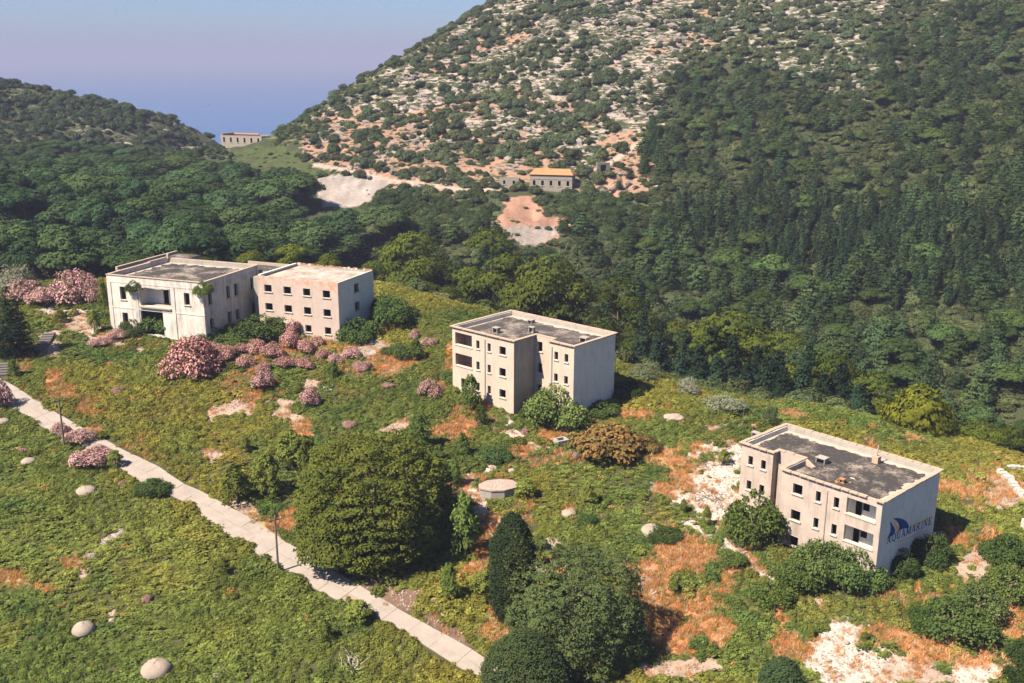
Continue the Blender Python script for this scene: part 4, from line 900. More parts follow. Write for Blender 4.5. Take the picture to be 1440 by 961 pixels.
twigs(998, 706, 3.2, 26, 'tangle of dead brushwood lying on the white gravel clearing', 'brushwood', 'bark'); twigs(985, 652, 2.4, 14, 'thin scatter of dead twigs at the top of the white clearing', 'brushwood', 'bark')
twigs(492, 938, 1.7, 24, 'bleached dead bush with bare branches at the bottom of the bramble field', 'dead_bush', 'deadwood', 1.2); twigs(305, 957, 1.0, 10, 'few white dead twigs in brambles at the bottom edge', 'dead_bush', 'deadwood', 1.2)
twigs(460, 547, 1.6, 10, 'fallen pale branch among scrub below the square ruin', 'fallen_branch', 'deadwood', .2)

# ------------------------------------------------------------------ foliage meshes
def unit(v): return v / np.maximum(np.linalg.norm(v, axis=-1, keepdims=True), 1e-9)
def leaf_mesh(name, C, Rd, per, L, W, m, mode='leaf', seed=0, upper=-.35, rnd=.7, up=.35, shell=(.72, 1.06), nw=.75):
    g = np.random.default_rng(seed); C = np.asarray(C, float); Rd = np.asarray(Rd, float); k = len(C)
    out_ = Rd[:, 3:6] if Rd.shape[1] == 6 else C - np.array([0, 0, C[:, 2].mean() * .8]); out_ = np.repeat(unit(out_ + np.array([0, 0, .02])), per, 0); Rd = Rd[:, :3]
    d = unit(g.normal(size=(k * per, 3))); flip = d[:, 2] < upper; d[flip, 2] *= -1
    c = np.repeat(C, per, 0) + d * np.repeat(Rd, per, 0) * g.uniform(shell[0], shell[1], (k * per, 1)); r_ = g.normal(size=(k * per, 3))
    if mode == 'leaf':
        nrm = unit(d * .7 + out_ * nw + rnd * r_ * .5 + np.array([0, 0, .2])); a = unit(np.cross(nrm, g.normal(size=(k * per, 3)))); b = np.cross(nrm, a)
    else:
        nrm = unit(d * .7 + out_ * nw + rnd * r_ * .35); a = d + np.array([0, 0, up]) + rnd * r_ * .7; a = unit(a - nrm * (a * nrm).sum(-1, keepdims=True) * .8); b = unit(np.cross(nrm, a))
    sz = g.uniform(.7, 1.3, (k * per, 1)); a = a * L * .5 * sz; b = b * W * .5 * sz
    V = np.stack([c - a, c + b - a * .1, c + a, c - b - a * .1], 1).reshape(-1, 3); F = k * per
    me = bpy.data.meshes.new(name); me.vertices.add(F * 4); me.vertices.foreach_set('co', V.astype(np.float32).ravel())
    me.loops.add(F * 4); me.loops.foreach_set('vertex_index', np.arange(F * 4, dtype=np.int32)); me.polygons.add(F); me.polygons.foreach_set('loop_start', np.arange(0, F * 4, 4, dtype=np.int32))
    t = np.clip(.55 * g.random(F) + .45 * np.repeat(g.random(k), per), 0, 1); at = me.attributes.new('tone', 'FLOAT', 'POINT'); at.data.foreach_set('value', np.repeat(t, 4).astype(np.float32))
    me.materials.append(m); me.update(); return me
def fib(n_, lo=-.2):
    i = np.arange(n_) + .5; z = lo + (1 - lo) * i / n_; ph = i * 2.399963; r_ = np.sqrt(np.maximum(0, 1 - z * z)); return np.stack([r_ * np.cos(ph), r_ * np.sin(ph), z], 1)
def lobed(seed, nl, R0, h, z0, per_lobe, pr, flat=.62, lo=-.15, spread=.62):
    """puffs on several overlapping domes: crown radius R0, from z0 up to h"""
    g = np.random.default_rng(seed); C, Q = [], []
    for l in range(nl):
        if l == 0: cx = cy = 0.0; rl = R0 * .62; top = h
        else:
            a = 2 * math.pi * (l / (nl - 1)) + g.uniform(-.35, .35); q = R0 * spread * g.uniform(.8, 1.08); cx, cy = q * math.cos(a), q * math.sin(a); rl = R0 * g.uniform(.34, .48); top = h - (h - z0) * g.uniform(.12, .62)
        rz = min(rl * flat * 1.25, (top - z0) * .85); f = fib(per_lobe, lo); f = f * (1 + g.normal(0, .05, (per_lobe, 1)))
        C.append(f * np.array([rl, rl, rz]) + np.array([cx, cy, top - rz - pr * flat])); s = g.uniform(.75, 1.25, (per_lobe, 1)); Q.append(np.concatenate([s * pr, s * pr, s * pr * flat, f], 1))
    return np.concatenate(C), np.concatenate(Q)
def tiers(seed, R0, h, z0, nt_, nb, pr, flat=.5, power=.8, droop=.15):
    g = np.random.default_rng(seed); C, Q = [], []
    for t in range(nt_):
        f = t / (nt_ - 1); z = z0 + (h - z0) * f; rr = R0 * (1 - f) ** power * (1 if f > .12 else .75); k = max(2, int(nb * (1 - f) + 2)); a0 = g.uniform(0, 6)
        for i in range(k):
            a = a0 + 2 * math.pi * i / k + g.uniform(-.25, .25); q = rr * g.uniform(.72, 1.12)
            for w_ in ((1.0, .62) if rr > pr * 1.7 else (1.0,)):
                s = g.uniform(.8, 1.2); C.append((q * w_ * math.cos(a), q * w_ * math.sin(a), z + (1 - w_) * rr * droop + g.uniform(-.1, .1) * pr)); Q.append((pr * s, pr * s, pr * flat * s))
    C.append((0, 0, h - pr * .3)); Q.append((pr * .5, pr * .5, pr * .7)); return np.array(C), np.array(Q)
def column(seed, R0, h, n_, pr, top=.35, bot=.18, z0=.3):
    g = np.random.default_rng(seed); i = np.arange(n_) + .5; t = i / n_; ph = i * 2.399963
    prof = R0 * np.minimum(1, np.sqrt(np.clip((1 - t) / top, 0, 1))) * np.minimum(1, .72 + .28 * np.clip(t / bot, 0, 1)) * (1 + g.normal(0, .045, n_)); z = z0 + (h - z0) * t
    s = g.uniform(.75, 1.3, n_); return np.stack([prof * np.cos(ph), prof * np.sin(ph), z], 1), np.stack([pr * s, pr * s, pr * 1.6 * s], 1)
def candles(seed, R0, h, n_, pr):
    g = np.random.default_rng(seed); C, Q = [], []
    for k in range(n_):
        a, q = g.uniform(0, 6.28), R0 * math.sqrt(g.random()) * .85; f = q / R0; hh = h * (1 - .72 * f * f) * g.uniform(.72, 1.05); z = .15 * h
        while z < hh:
            s = pr * (1.1 - .55 * z / hh) * g.uniform(.8, 1.2); C.append((q * math.cos(a) * (1 + .2 * z / h), q * math.sin(a) * (1 + .2 * z / h), z)); Q.append((s, s, s * 1.2)); z += s * 1.3
    return np.array(C), np.array(Q)
def trunk_mesh(name, h, r_, limbs=5, spread=2.5, seed=0, lean=.0):
    g = np.random.default_rng(seed); mb = MB(); pt = Vector((0, 0, -1.0)); n_ = 4
    for k in range(n_):
        nx = Vector((lean * (k + 1) / n_ * h * .2 + g.normal(0, .06), g.normal(0, .06), h * (k + 1) / n_)); mb.tube(pt, nx, r_ * (1 - .17 * k), r_ * (1 - .17 * (k + 1)), 7, False); pt = nx
    for k in range(limbs):
        a = 6.28 * k / max(1, limbs) + g.uniform(-.4, .4); z = h * g.uniform(.5, .95); b = Vector((lean * z / h * h * .2, 0, z)); e = b + Vector((math.cos(a) * spread * g.uniform(.5, 1), math.sin(a) * spread * g.uniform(.5, 1), spread * g.uniform(.2, .7))); mb.tube(b, e, r_ * .42, r_ * .14, 5, False)
    return mb.mesh(name, M['bark'], True)

# prototypes of the forest, nominal metres
def P_round(s): return leaf_mesh('crown', *lobed(s, 8, 5.2, 9.6, 3.0, 30, .85, .6, -.15, .66), 34, .56, .32, M['forest'], 'leaf', s, -.35, .6, .35, (.72, 1.06), 1.2), trunk_mesh('trunk', 5.5, .26, 5, 2.6, s, .15)
def P_cone(s): return leaf_mesh('crown', *tiers(s, 3.3, 9.0, 1.3, 9, 6, .95, .5, .75), 34, .56, .30, M['forest'], 'needle', s, -.3, .8, .5), trunk_mesh('trunk', 7.5, .2, 4, 1.5, s)
def P_spire(s): return leaf_mesh('crown', *tiers(s, 1.9, 8.0, .5, 11, 5, .62, .7, .85), 20, .58, .34, M['conifer'], 'needle', s, -.3, .7, .8), trunk_mesh('trunk', 6.5, .15, 3, .8, s)
def P_shrub(s): return leaf_mesh('shrub', *lobed(s, 5, 2.1, 2.3, .2, 16, .55, .75, -.1, .6), 22, .40, .28, M['maquis'], 'leaf', s)
ROUND = [P_round(s) for s in (1, 2, 3, 4)]; CONE = [P_cone(s) for s in (11, 12, 13, 14)]; SPIRE = [P_spire(s) for s in (21, 22, 23)]; SHRUB = [P_shrub(s) for s in (31, 32, 33, 34)]

def tree(name, label, cat, p, crown, trunk, sc, rz, color=(1, 1, 1), group=None, parts=('crown', 'trunk')):
    r_ = thing(name, label, cat, tuple(p), rz, group, sc); c_ = link(parts[0], crown, r_); c_.color = (*color, 1)
    if trunk is not None: link(parts[1], trunk, r_)
    return r_

# ------------------------------------------------------------------ plants of the near slope
def at_bush(px, py, wpx, hpx, lo=60, hi=330):
    """where a plant stands whose drawn outline is wpx x hpx with its foot at px, py; its width and height in metres"""
    p = hit(px, py - .20 * wpx, lo, hi); _, _, d = project(p); d = float(d[0]); return p, wpx * d / F_PX, max(.35 * wpx, hpx - .20 * wpx) * d / F_PX / .91
def jit(k=.15): return tuple(random.uniform(1 - k, 1 + k) for _ in range(3))

# the big umbrella pine, in tiers of flat puffs
p, w_, h_ = at_bush(527, 804, 212, 180)
def big_dome(seed, R0, h, n_, pr, flat, lo=-.1, lump=.10):
    g = np.random.default_rng(seed); f = fib(n_, lo); a = np.arctan2(f[:, 1], f[:, 0]); lum = 1 + lump * (np.sin(3 * a + 1.0) * .4 + np.sin(5 * a + f[:, 2] * 6 + seed) * .5 + np.sin(9 * a - f[:, 2] * 9) * .35) + g.normal(0, .03, n_)
    zz = f[:, 2]; prof = np.sqrt(np.maximum(0, 1 - np.clip(zz, 0, 1) ** 3.4)); prof = np.where(zz < 0, 1 + zz * 1.2, prof); c = np.stack([np.cos(a) * prof, np.sin(a) * prof, zz], 1) * lum[:, None]; z0 = -lo * h * .75
    C = c * np.array([R0, R0, (h - z0) * 1.0]) + np.array([0, 0, z0]); wv = C[:, 2] + 1.2 * pr * np.sin(2 * a + seed) + .8 * pr * np.sin(5 * a + 1); C[:, 2] += .6 * (np.round(wv / (pr * 1.75)) * pr * 1.75 - wv) + g.normal(0, pr * .15, n_)
    s = g.uniform(.75, 1.3, n_); nd = unit(c * np.array([1, 1, 1.0]) + np.array([0, 0, .15])); return C, np.concatenate([np.stack([pr * s, pr * s, pr * flat * s], 1), nd], 1)
R0 = w_ / 2
C1, Q1 = big_dome(5, R0 * .95, h_ * .98, 860, R0 * .085, .60, -.16, .075); C2, Q2 = big_dome(6, R0 * .78, h_ * .84, 300, R0 * .10, .5, -.1, .16)
lobe, lq = lobed(9, 5, R0 * .5, h_ * .42, .4, 60, R0 * .085, .6); lobe = lobe + np.array([-R0 * .52, -R0 * .42, 0])
lobe2, lq2 = lobed(10, 4, R0 * .36, h_ * .46, .5, 46, R0 * .08, .6); lobe2 = lobe2 + np.array([R0 * .72, -R0 * .25, 0])
crown = leaf_mesh('crown', np.concatenate([C1, C2, lobe, lobe2]), np.concatenate([Q1, Q2, lq, lq2]), 44, .34, .22, M['pine'], 'leaf', 5, -.3, .55, .5, (.8, 1.05), .25)
tree('pine_tree', 'huge dome shaped umbrella pine overhanging the concrete path', 'pine tree', p, crown, trunk_mesh('trunk', h_ * .6, .42, 8, R0 * .6, 5, .1), (1, 1, 1), .3)
# dense columnar cypress
p, w_, h_ = at_bush(720, 884, 61, 160)
tree('cypress', 'tall dark columnar cypress to the right of the big pine', 'cypress', p, leaf_mesh('crown', *column(3, w_ / 2 * .92, h_ * .97, 620, w_ * .075, .30), 34, .22, .13, M['cypress'], 'leaf', 3, -.3, .6, 1.0, (.75, 1.1), .35), trunk_mesh('trunk', h_ * .7, .25, 0, 1, 3), (1, 1, 1), 0, (.8, .85, .9))
# broad dark cypress trees at the bottom
p, w_, h_ = at_bush(808, 945, 186, 165); R0 = w_ / 2
C1, Q1 = big_dome(15, R0 * .95, h_ * .96, 1050, R0 * .066, .8, -.12, .15); C2, Q2 = lobed(16, 6, R0 * .8, h_ * .75, .6, 70, R0 * .066, .8)
tree('cypress', 'broad rounded grey green cypress at the bottom beside the orange earth', 'cypress', p, leaf_mesh('crown', np.concatenate([C1, C2]), np.concatenate([Q1, Q2]), 36, .22, .14, M['cypress'], 'leaf', 15, -.3, .6, .5, (.75, 1.1), .3), trunk_mesh('trunk', h_ * .6, .35, 6, R0 * .6, 15), (1, 1, 1), 0, (1.85, 1.65, 1.4))
p = hit(738, 985, 50, 300); _, _, d = project(p); w_ = 126 * d[0] / F_PX; h_ = 98 * d[0] / F_PX; R0 = w_ / 2
C1, Q1 = column(17, R0 * .92, h_, 560, R0 * .10, .55, .3, .2)
tree('cypress', 'dark cypress at the bottom edge where the path leaves the picture', 'cypress', p, leaf_mesh('crown', C1, Q1, 40, .22, .14, M['cypress'], 'leaf', 17, -.3, .6, .9, (.75, 1.1), .35), trunk_mesh('trunk', h_ * .6, .3, 4, R0 * .6, 17), (1, 1, 1), 0, (1.35, 1.3, 1.15))
p = hit(1097, 990, 50, 300); _, _, d = project(p); w_ = 64 * d[0] / F_PX; h_ = 66 * d[0] / F_PX
tree('cypress', 'top of a small dense cypress cut by the bottom edge', 'cypress', p, leaf_mesh('crown', *column(18, w_ / 2 * .9, h_, 300, w_ * .075, .5), 34, .22, .14, M['cypress'], 'leaf', 18, -.3, .6, .9, (.75, 1.1), .35), trunk_mesh('trunk', h_ * .6, .2, 0, 1, 18), (1, 1, 1), 0, (.95, 1.0, .95))

# young pines: soft upright bushes
def young_puffs(s):
    g_ = np.random.default_rng(s); C_, Q_ = [], []
    for k in range(60):
        a, t = g_.uniform(0, 6.28), g_.random() ** .8; rr = .90 * (1 - t) ** .42 * math.sqrt(g_.uniform(.25, 1)); pr = .24 * (1.15 - .55 * t) * g_.uniform(.8, 1.25)
        C_.append((rr * math.cos(a), rr * math.sin(a), .22 + 1.65 * t + g_.uniform(-.08, .08))); Q_.append((pr, pr, pr * 1.35))
    return np.array(C_), np.array(Q_)
YOUNG = [leaf_mesh('foliage', *young_puffs(s), 26, .20, .085, M['young'], 'leaf', s, -.3, .7, .9, (.6, 1.15), .4) for s in (41, 42, 43)]
YT = trunk_mesh('stem', 1.2, .07, 3, .4, 4)
def young(px, py, wpx, hpx, label, color=(1.3, 1.22, 1.0), group=None):
    p, w_, h_ = at_bush(px, py, wpx, hpx); return tree('young_pine', label, 'young pine', p, random.choice(YOUNG), YT, (w_ / 2.1, w_ / 2.1, h_ / 2.15), random.uniform(0, 6), color, group, ('foliage', 'stem'))
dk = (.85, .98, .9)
for a in ((333, 718, 52, 66, 'bushy young pine by the path, leftmost of the row beside the big pine'), (376, 708, 56, 76, 'second bushy young pine from the left in the row beside the big pine'), (412, 672, 62, 66, 'young pine behind the row beside the big pine'), (436, 700, 44, 88, 'slim young pine touching the left side of the big pine'),
          (315, 812, 22, 30, 'lone young pine in the lower bramble field left of the utility pole'), (505, 884, 50, 42, 'low young pine at the lower path edge across from the big pine'), (456, 907, 30, 38, 'small dark young pine in brambles just left of the lower path'),
          (655, 795, 56, 106, 'tall young pine pressed against the right side of the big pine', dk), (632, 853, 36, 62, 'young pine in the shade right of the big pine', dk), (678, 848, 50, 46, 'bushy young pine between the big pine and the cypress'),
          (591, 641, 44, 62, 'young dark pine rising behind the top of the big pine', dk), (650, 648, 26, 40, 'slender young pine in orange scrub above the bunker', dk), (638, 690, 28, 44, 'young pine left of the flat topped bunker', dk), (617, 655, 26, 30, 'small young pine beside the dark young pine behind the big pine', dk),
          (739, 708, 40, 36, 'young pine right of the flat topped bunker'), (826, 716, 34, 36, 'young pine in mid slope beside the little bunker dome'), (785, 793, 24, 30, 'small young pine right of the cypress top', dk), (758, 780, 30, 30, 'low young pine beside the cypress'), (876, 812, 16, 20, 'tiny young pine on orange earth above the broad cypress'), (948, 838, 20, 22, 'tiny young pine amid the orange dry patch'),
          (993, 743, 17, 32, 'pointed young pine at the lower edge of the white clearing'), (961, 724, 15, 22, 'small pointed young pine on the white gravel'), (1140, 900, 18, 20, 'tiny young pine beside the lower white gravel'), (1215, 905, 16, 18, 'tiny dark young pine on the lower white gravel'),
          (662, 584, 38, 56, 'young pine in front of the balconies of the pale ruin', dk), (676, 603, 24, 34, 'smaller young pine at the foot of the pale ruin', dk), (345, 640, 22, 26, 'small young pine in the middle of the left slope'), (143, 622, 20, 16, 'little bush on the upper path edge'), (163, 662, 30, 30, 'golden spiky young pine overhanging the path'), (133, 472, 24, 36, 'young pine at the left corner of the white ruin'), (148, 452, 20, 60, 'tall slim young pine against the left wall of the white ruin'), (20, 533, 22, 28, 'young pine below the dark conifer at the left edge', dk),
          (86, 458, 24, 22, 'golden young bush on the terrace left of the white ruin', (1.5, 1.3, .7)), (105, 446, 16, 12, 'small yellow bush behind the golden bush on the terrace', (1.6, 1.3, .7)), (468, 535, 22, 26, 'small young pine among oleanders below the square ruin', dk), (585, 512, 30, 34, 'young pine right of the concrete pad', dk), (420, 560, 20, 22, 'small young pine below the pink oleander patch'), (905, 706, 14, 12, 'tiny bush in greenery left of the white clearing'), (1018, 658, 26, 26, 'olive green bush alone on the white clearing', (1.3, 1.1, .8)), (490, 880 - 30, 12, 12, 'seedling pine in the shade by the path')):
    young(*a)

# fig trees and other broad leaved bushes
FIG = [leaf_mesh('foliage', *lobed(s, 9, 2.0, 2.4, .2, 26, .30, .9, -.1, .74), 30, .17, .13, M['fig'], 'leaf', s, -.4, 1.3, .35, (.35, 1.3), .4) for s in (51, 52, 53)]
FT = trunk_mesh('stem', 1.1, .10, 5, 1.0, 6)
def fig(px, py, wpx, hpx, label, color=(1, 1, 1), name='fig_tree', cat='fig tree', mesh=None, lo=60, hi=330):
    p, w_, h_ = at_bush(px, py, wpx, hpx, lo, hi); c_ = (mesh or random.choice(FIG)); return tree(name, label, cat, p, c_, FT, (w_ / 4.1, w_ / 4.1, h_ / 2.5), random.uniform(0, 6), color, None, ('foliage', 'stem'))
for a in ((1150, 828, 84, 72, 'leafy fig under the left windows of the logo ruin'), (1200, 838, 76, 70, 'leafy fig under the balconies of the logo ruin', (.85, .95, .9)), (1058, 772, 84, 86, 'tall fig growing in the notch between the wings of the logo ruin', (1.15, 1.1, .9)), (1120, 836, 70, 52, 'low fig left of the figs under the logo ruin', (.9, .9, .8)),
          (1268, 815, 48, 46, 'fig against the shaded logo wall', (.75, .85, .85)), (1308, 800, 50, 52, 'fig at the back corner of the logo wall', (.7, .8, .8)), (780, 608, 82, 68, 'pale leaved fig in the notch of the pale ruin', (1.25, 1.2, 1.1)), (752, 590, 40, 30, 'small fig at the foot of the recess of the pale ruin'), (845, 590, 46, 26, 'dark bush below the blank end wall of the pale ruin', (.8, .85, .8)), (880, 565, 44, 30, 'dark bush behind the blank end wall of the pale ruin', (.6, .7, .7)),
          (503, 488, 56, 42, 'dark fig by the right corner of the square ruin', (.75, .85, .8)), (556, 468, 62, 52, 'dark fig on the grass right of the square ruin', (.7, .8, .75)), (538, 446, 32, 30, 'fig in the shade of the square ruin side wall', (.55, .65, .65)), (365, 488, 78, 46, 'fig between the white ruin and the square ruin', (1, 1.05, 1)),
          (232, 475, 66, 46, 'large fig in front of the white ruin balcony', (.95, 1.0, .95)), (190, 476, 38, 28, 'low fig at the left front of the white ruin'), (300, 486, 40, 26, 'low dark fig at the right corner of the white ruin', (.8, .85, .8)), (330, 474, 30, 20, 'low fig under the side windows of the white ruin', (.9, .95, .9)), (545, 522 - 20, 20, 14, 'small green bush on the concrete pad edge'),
          (1340, 905, 100, 66, 'large sprawling dark green bush at the lower right', (.75, .8, .75)), (1300, 890, 44, 40, 'dark bush left of the sprawling bush at the lower right', (.55, .65, .55)), (1375, 880, 66, 60, 'half bare grey green bush behind the sprawling bush', (1.0, .95, 1.05)), (1412, 800, 60, 50, 'dark round bush at the right edge', (.6, .7, .65)), (1420, 850, 70, 56, 'pale leaved bush at the right edge under the dark round bush', (1.2, 1.15, 1.0)), (1436, 940, 40, 46, 'dark bush at the right edge near the bottom', (.5, .6, .55)), (1432, 970, 40, 40, 'bush cut by the lower right corner', (.6, .7, .6)),
          (215, 700, 50, 24, 'green bramble mound leaning over the path', (.75, .85, .8)), (345, 492, 50, 30, 'low bush right of the fig between the ruins', (.9, .95, .8)), (700, 655, 40, 30, 'blue green bush on the trail above the flat topped bunker', (.85, 1.0, 1.1)), (565, 510, 36, 30, 'round green bush right of the concrete pad', (.9, .95, .9)), (825, 740, 30, 18, 'bluish bush below the little bunker dome', (.75, .95, 1.0)), (1085, 855, 60, 40, 'green bush beside the orange trail below the logo ruin', (1, 1, .8)), (1030, 800, 40, 26, 'green bush at the bend of the trail', (1, 1, .85)), (935, 765, 44, 22, 'green bush under the dome below the clearing', (.8, .9, .8))):
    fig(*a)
RUST = leaf_mesh('foliage', *lobed(61, 7, 2.0, 1.9, .15, 30, .32, .7, -.1, .62), 18, .24, .16, M['rusty'], 'leaf', 61)
fig(855, 656, 104, 74, 'wide shrub with rusty orange leaves below the pale ruin', (1, 1, 1), 'shrub', 'shrub', RUST)
fig(905, 640, 50, 34, 'smaller rusty green shrub right of the rusty orange shrub', (.8, 1, .9), 'shrub', 'shrub', RUST)
OLV = [leaf_mesh('foliage', *lobed(s, 6, 2.0, 2.5, .2, 22, .36, .85, -.1, .6), 18, .26, .10, M['olive'], 'leaf', s) for s in (65, 66)]
for a in ((22, 424, 60, 50, 'grey leaved olive at the left edge behind the pink oleanders'), (62, 408, 56, 40, 'grey half bare olive left of the tall pink oleander', (1.15, 1.1, 1.1)), (1020, 588, 60, 30, 'grey green bush on the crest right of the pale ruin', (.8, .85, .8)), (968, 560, 36, 28, 'grey bush on the crest below the dark conifers', (.8, .8, .85)), (905, 540, 50, 28, 'green bush on the crest above the pale ruin end wall', (.6, .7, .55)), (1083, 603, 26, 34, 'round dark bush on the crest behind the logo ruin', (.30, .42, .26)), (160, 385, 90, 36, 'broad yellow green tree behind the white ruin', (.75, .85, .45))):
    fig(a[0], a[1], a[2], a[3], a[4], a[5] if len(a) > 5 else (1, 1, 1), 'olive_tree', 'olive tree', random.choice(OLV))

# oleanders: green inside, dusty pink flowers outside
OL = []
for s in (71, 72, 73):
    C_, Q_ = lobed(s, 6, 2.0, 2.0, .15, 26, .33, .8, -.05, .6); OL.append((leaf_mesh('foliage', C_, Q_, 16, .24, .10, M['oleander'], 'leaf', s), leaf_mesh('flowers', C_, Q_ * np.array([1.1, 1.1, 1.1, 1, 1, 1]), 20, .13, .11, M['flower'], 'leaf', s + 100, -.1)))
def oleander(px, py, wpx, hpx, label, group=None, pink=1.0, color=(1, 1, 1)):
    p, w_, h_ = at_bush(px, py, wpx, hpx); f_, b_ = random.choice(OL); r_ = thing('oleander', label, 'oleander', tuple(p), random.uniform(0, 6), group, (w_ / 4.1, w_ / 4.1, h_ / 2.1)); link('foliage', f_, r_).color = (*color, 1); link('flowers', b_, r_).color = (*[c_ * pink for c_ in color], 1)
for a in ((270, 540, 88, 70, 'big rounded brownish pink oleander below the white ruin', None, .85, (1, .85, .8)), (104, 436, 76, 58, 'tall pink oleander at the far left of the white ruin'), (62, 438, 50, 36, 'pink oleander left of the tall pink oleander'), (30, 430, 52, 38, 'dull pink oleander at the left edge in front of the olives', None, .8), (130, 430, 34, 40, 'pink oleander between the tall oleander and the white ruin'),
          (370, 554, 34, 34, 'round lilac oleander alone below the oleander patch'), (437, 576, 32, 32, 'round pink oleander right of the round lilac one'), (606, 562, 38, 30, 'pink oleander left of the pale ruin'), (602, 492, 26, 18, 'pink oleander on the grass between the two ruins'), (583, 480, 14, 18, 'small upright pink oleander on the grass between the two ruins'), (494, 510, 34, 24, 'pink oleander on the concrete pad'), (510, 526, 26, 18, 'small pink oleander below the concrete pad'), (472, 514, 22, 18, 'small pink oleander left of the concrete pad'),
          (128, 664, 62, 30, 'large pink oleander on the lower side of the path by the bunker dome'), (112, 630, 44, 28, 'pink oleander under the upper utility pole'), (86, 614, 26, 22, 'small pink oleander touching the upper utility pole'), (2, 578, 36, 52, 'lilac oleander at the left edge above the path'), (140, 640, 24, 16, 'small pink oleander beside the path below the pole'), (32, 640, 14, 10, 'tiny pink bush beside the leftmost dome'), (207, 848, 14, 12, 'tiny pink bush alone in the lower bramble field'), (165, 482, 34, 20, 'pink oleander at the foot of the white ruin left corner'), (140, 492, 34, 18, 'pale pink bush on the white gravel left of the white ruin'), (290, 472, 26, 18, 'pink bush under the corner of the white ruin'),
          (738, 612, 12, 10, 'tiny pink bush on the trail below the pale ruin'), (810, 648, 12, 12, 'tiny pink bush left of the rusty shrub'), (848, 732, 12, 10, 'tiny pink bush right of the little dome'), (172, 684, 10, 8, 'tiny pink flowers by the path under the golden pine'), (490, 604, 22, 12, 'low pink bush above the big pine'), (545, 548, 18, 10, 'low pink bush in mid slope left of the pale ruin'), (165, 556, 18, 12, 'low pinkish bush in the left slope')):
    oleander(*a)
for k, (a, b, w_, h_) in enumerate((q_[0], q_[1], q_[2] * .80, q_[3] * .92) for q_ in ((318, 512, 40, 30), (345, 520, 36, 24), (360, 500, 40, 26), (385, 508, 42, 30), (410, 496, 40, 36), (402, 522, 40, 24), (432, 500, 34, 26), (430, 522, 36, 22), (455, 508, 28, 20), (372, 526, 30, 20), (340, 500, 30, 20), (300, 500, 30, 22), (412, 476, 30, 30), (446, 490, 26, 20))):
    oleander(a, b, w_, h_, 'pink oleander in the wide patch below the square ruin', 'oleanders in the patch below the square ruin', .95, (1, .92, .88))
# plants rooted on the white ruin's facade
for px, py, w_, label in ((187, 403, 2.6, 'green fig plant growing from the white ruin facade left of its balcony'), (285, 407, 3.0, 'bushy yellowish plant hanging at the corner of the white ruin')):
    d = ray(px, py); o_ = F1.o; nn = F1.v; t = ((o_ + F1.v * -.15) @ nn) / (d @ nn); p = d * t
    r_ = thing('wall_plant', label, 'wall plant', tuple(p - np.array([0, 0, .9])), .5, None, (w_ / 4.1, w_ / 4.1, w_ / 3.0)); link('foliage', FIG[0], r_).color = (1.1, 1.1, .8, 1)
# dark conifer at the left edge
p, w_, h_ = at_bush(20, 512, 58, 98)
tree('conifer_tree', 'dense dark conifer at the left edge beside the steps', 'conifer', p, leaf_mesh('crown', *tiers(81, w_ / 2, h_, .4, 16, 9, w_ * .10, .6, .62), 50, .34, .18, M['conifer'], 'needle', 81, -.3, .8, .5), trunk_mesh('trunk', h_ * .7, .25, 3, 1, 81), (1, 1, 1), 0, (.75, .85, .9))

# pines standing below the crest, their tops seen over it
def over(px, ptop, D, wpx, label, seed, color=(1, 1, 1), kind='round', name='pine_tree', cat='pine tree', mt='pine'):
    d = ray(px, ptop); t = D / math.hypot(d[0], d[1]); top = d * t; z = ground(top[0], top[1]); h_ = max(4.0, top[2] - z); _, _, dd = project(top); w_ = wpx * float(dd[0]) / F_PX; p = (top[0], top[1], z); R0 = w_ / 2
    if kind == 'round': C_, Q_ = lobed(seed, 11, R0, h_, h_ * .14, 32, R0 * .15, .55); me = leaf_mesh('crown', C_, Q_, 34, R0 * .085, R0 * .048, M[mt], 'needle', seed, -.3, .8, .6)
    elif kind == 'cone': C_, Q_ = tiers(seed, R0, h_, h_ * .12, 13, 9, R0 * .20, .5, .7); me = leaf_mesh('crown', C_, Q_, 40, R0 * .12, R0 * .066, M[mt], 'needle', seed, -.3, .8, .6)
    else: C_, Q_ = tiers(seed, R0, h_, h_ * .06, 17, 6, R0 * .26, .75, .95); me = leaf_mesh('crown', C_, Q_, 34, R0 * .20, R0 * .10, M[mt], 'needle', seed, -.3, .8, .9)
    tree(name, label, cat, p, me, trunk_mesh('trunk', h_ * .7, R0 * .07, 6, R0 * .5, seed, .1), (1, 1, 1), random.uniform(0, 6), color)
yl = (.78, .86, .74)
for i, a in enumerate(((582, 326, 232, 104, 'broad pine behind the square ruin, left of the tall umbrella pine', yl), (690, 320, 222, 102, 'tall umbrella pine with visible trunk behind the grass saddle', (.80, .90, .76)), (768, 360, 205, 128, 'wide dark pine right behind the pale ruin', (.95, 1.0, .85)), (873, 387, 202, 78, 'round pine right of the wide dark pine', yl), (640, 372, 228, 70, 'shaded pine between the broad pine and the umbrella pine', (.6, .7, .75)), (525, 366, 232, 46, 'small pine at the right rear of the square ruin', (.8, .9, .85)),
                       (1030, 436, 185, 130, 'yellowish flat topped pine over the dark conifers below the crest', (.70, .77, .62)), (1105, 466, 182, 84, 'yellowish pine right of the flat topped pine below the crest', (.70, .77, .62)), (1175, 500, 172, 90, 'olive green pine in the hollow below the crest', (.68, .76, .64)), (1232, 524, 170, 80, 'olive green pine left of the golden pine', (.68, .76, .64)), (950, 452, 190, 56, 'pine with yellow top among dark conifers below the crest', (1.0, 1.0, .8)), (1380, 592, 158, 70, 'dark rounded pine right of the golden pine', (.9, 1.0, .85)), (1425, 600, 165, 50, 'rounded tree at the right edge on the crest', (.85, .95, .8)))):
    over(a[0], a[1], a[2], a[3], a[4], 200 + i, a[5])
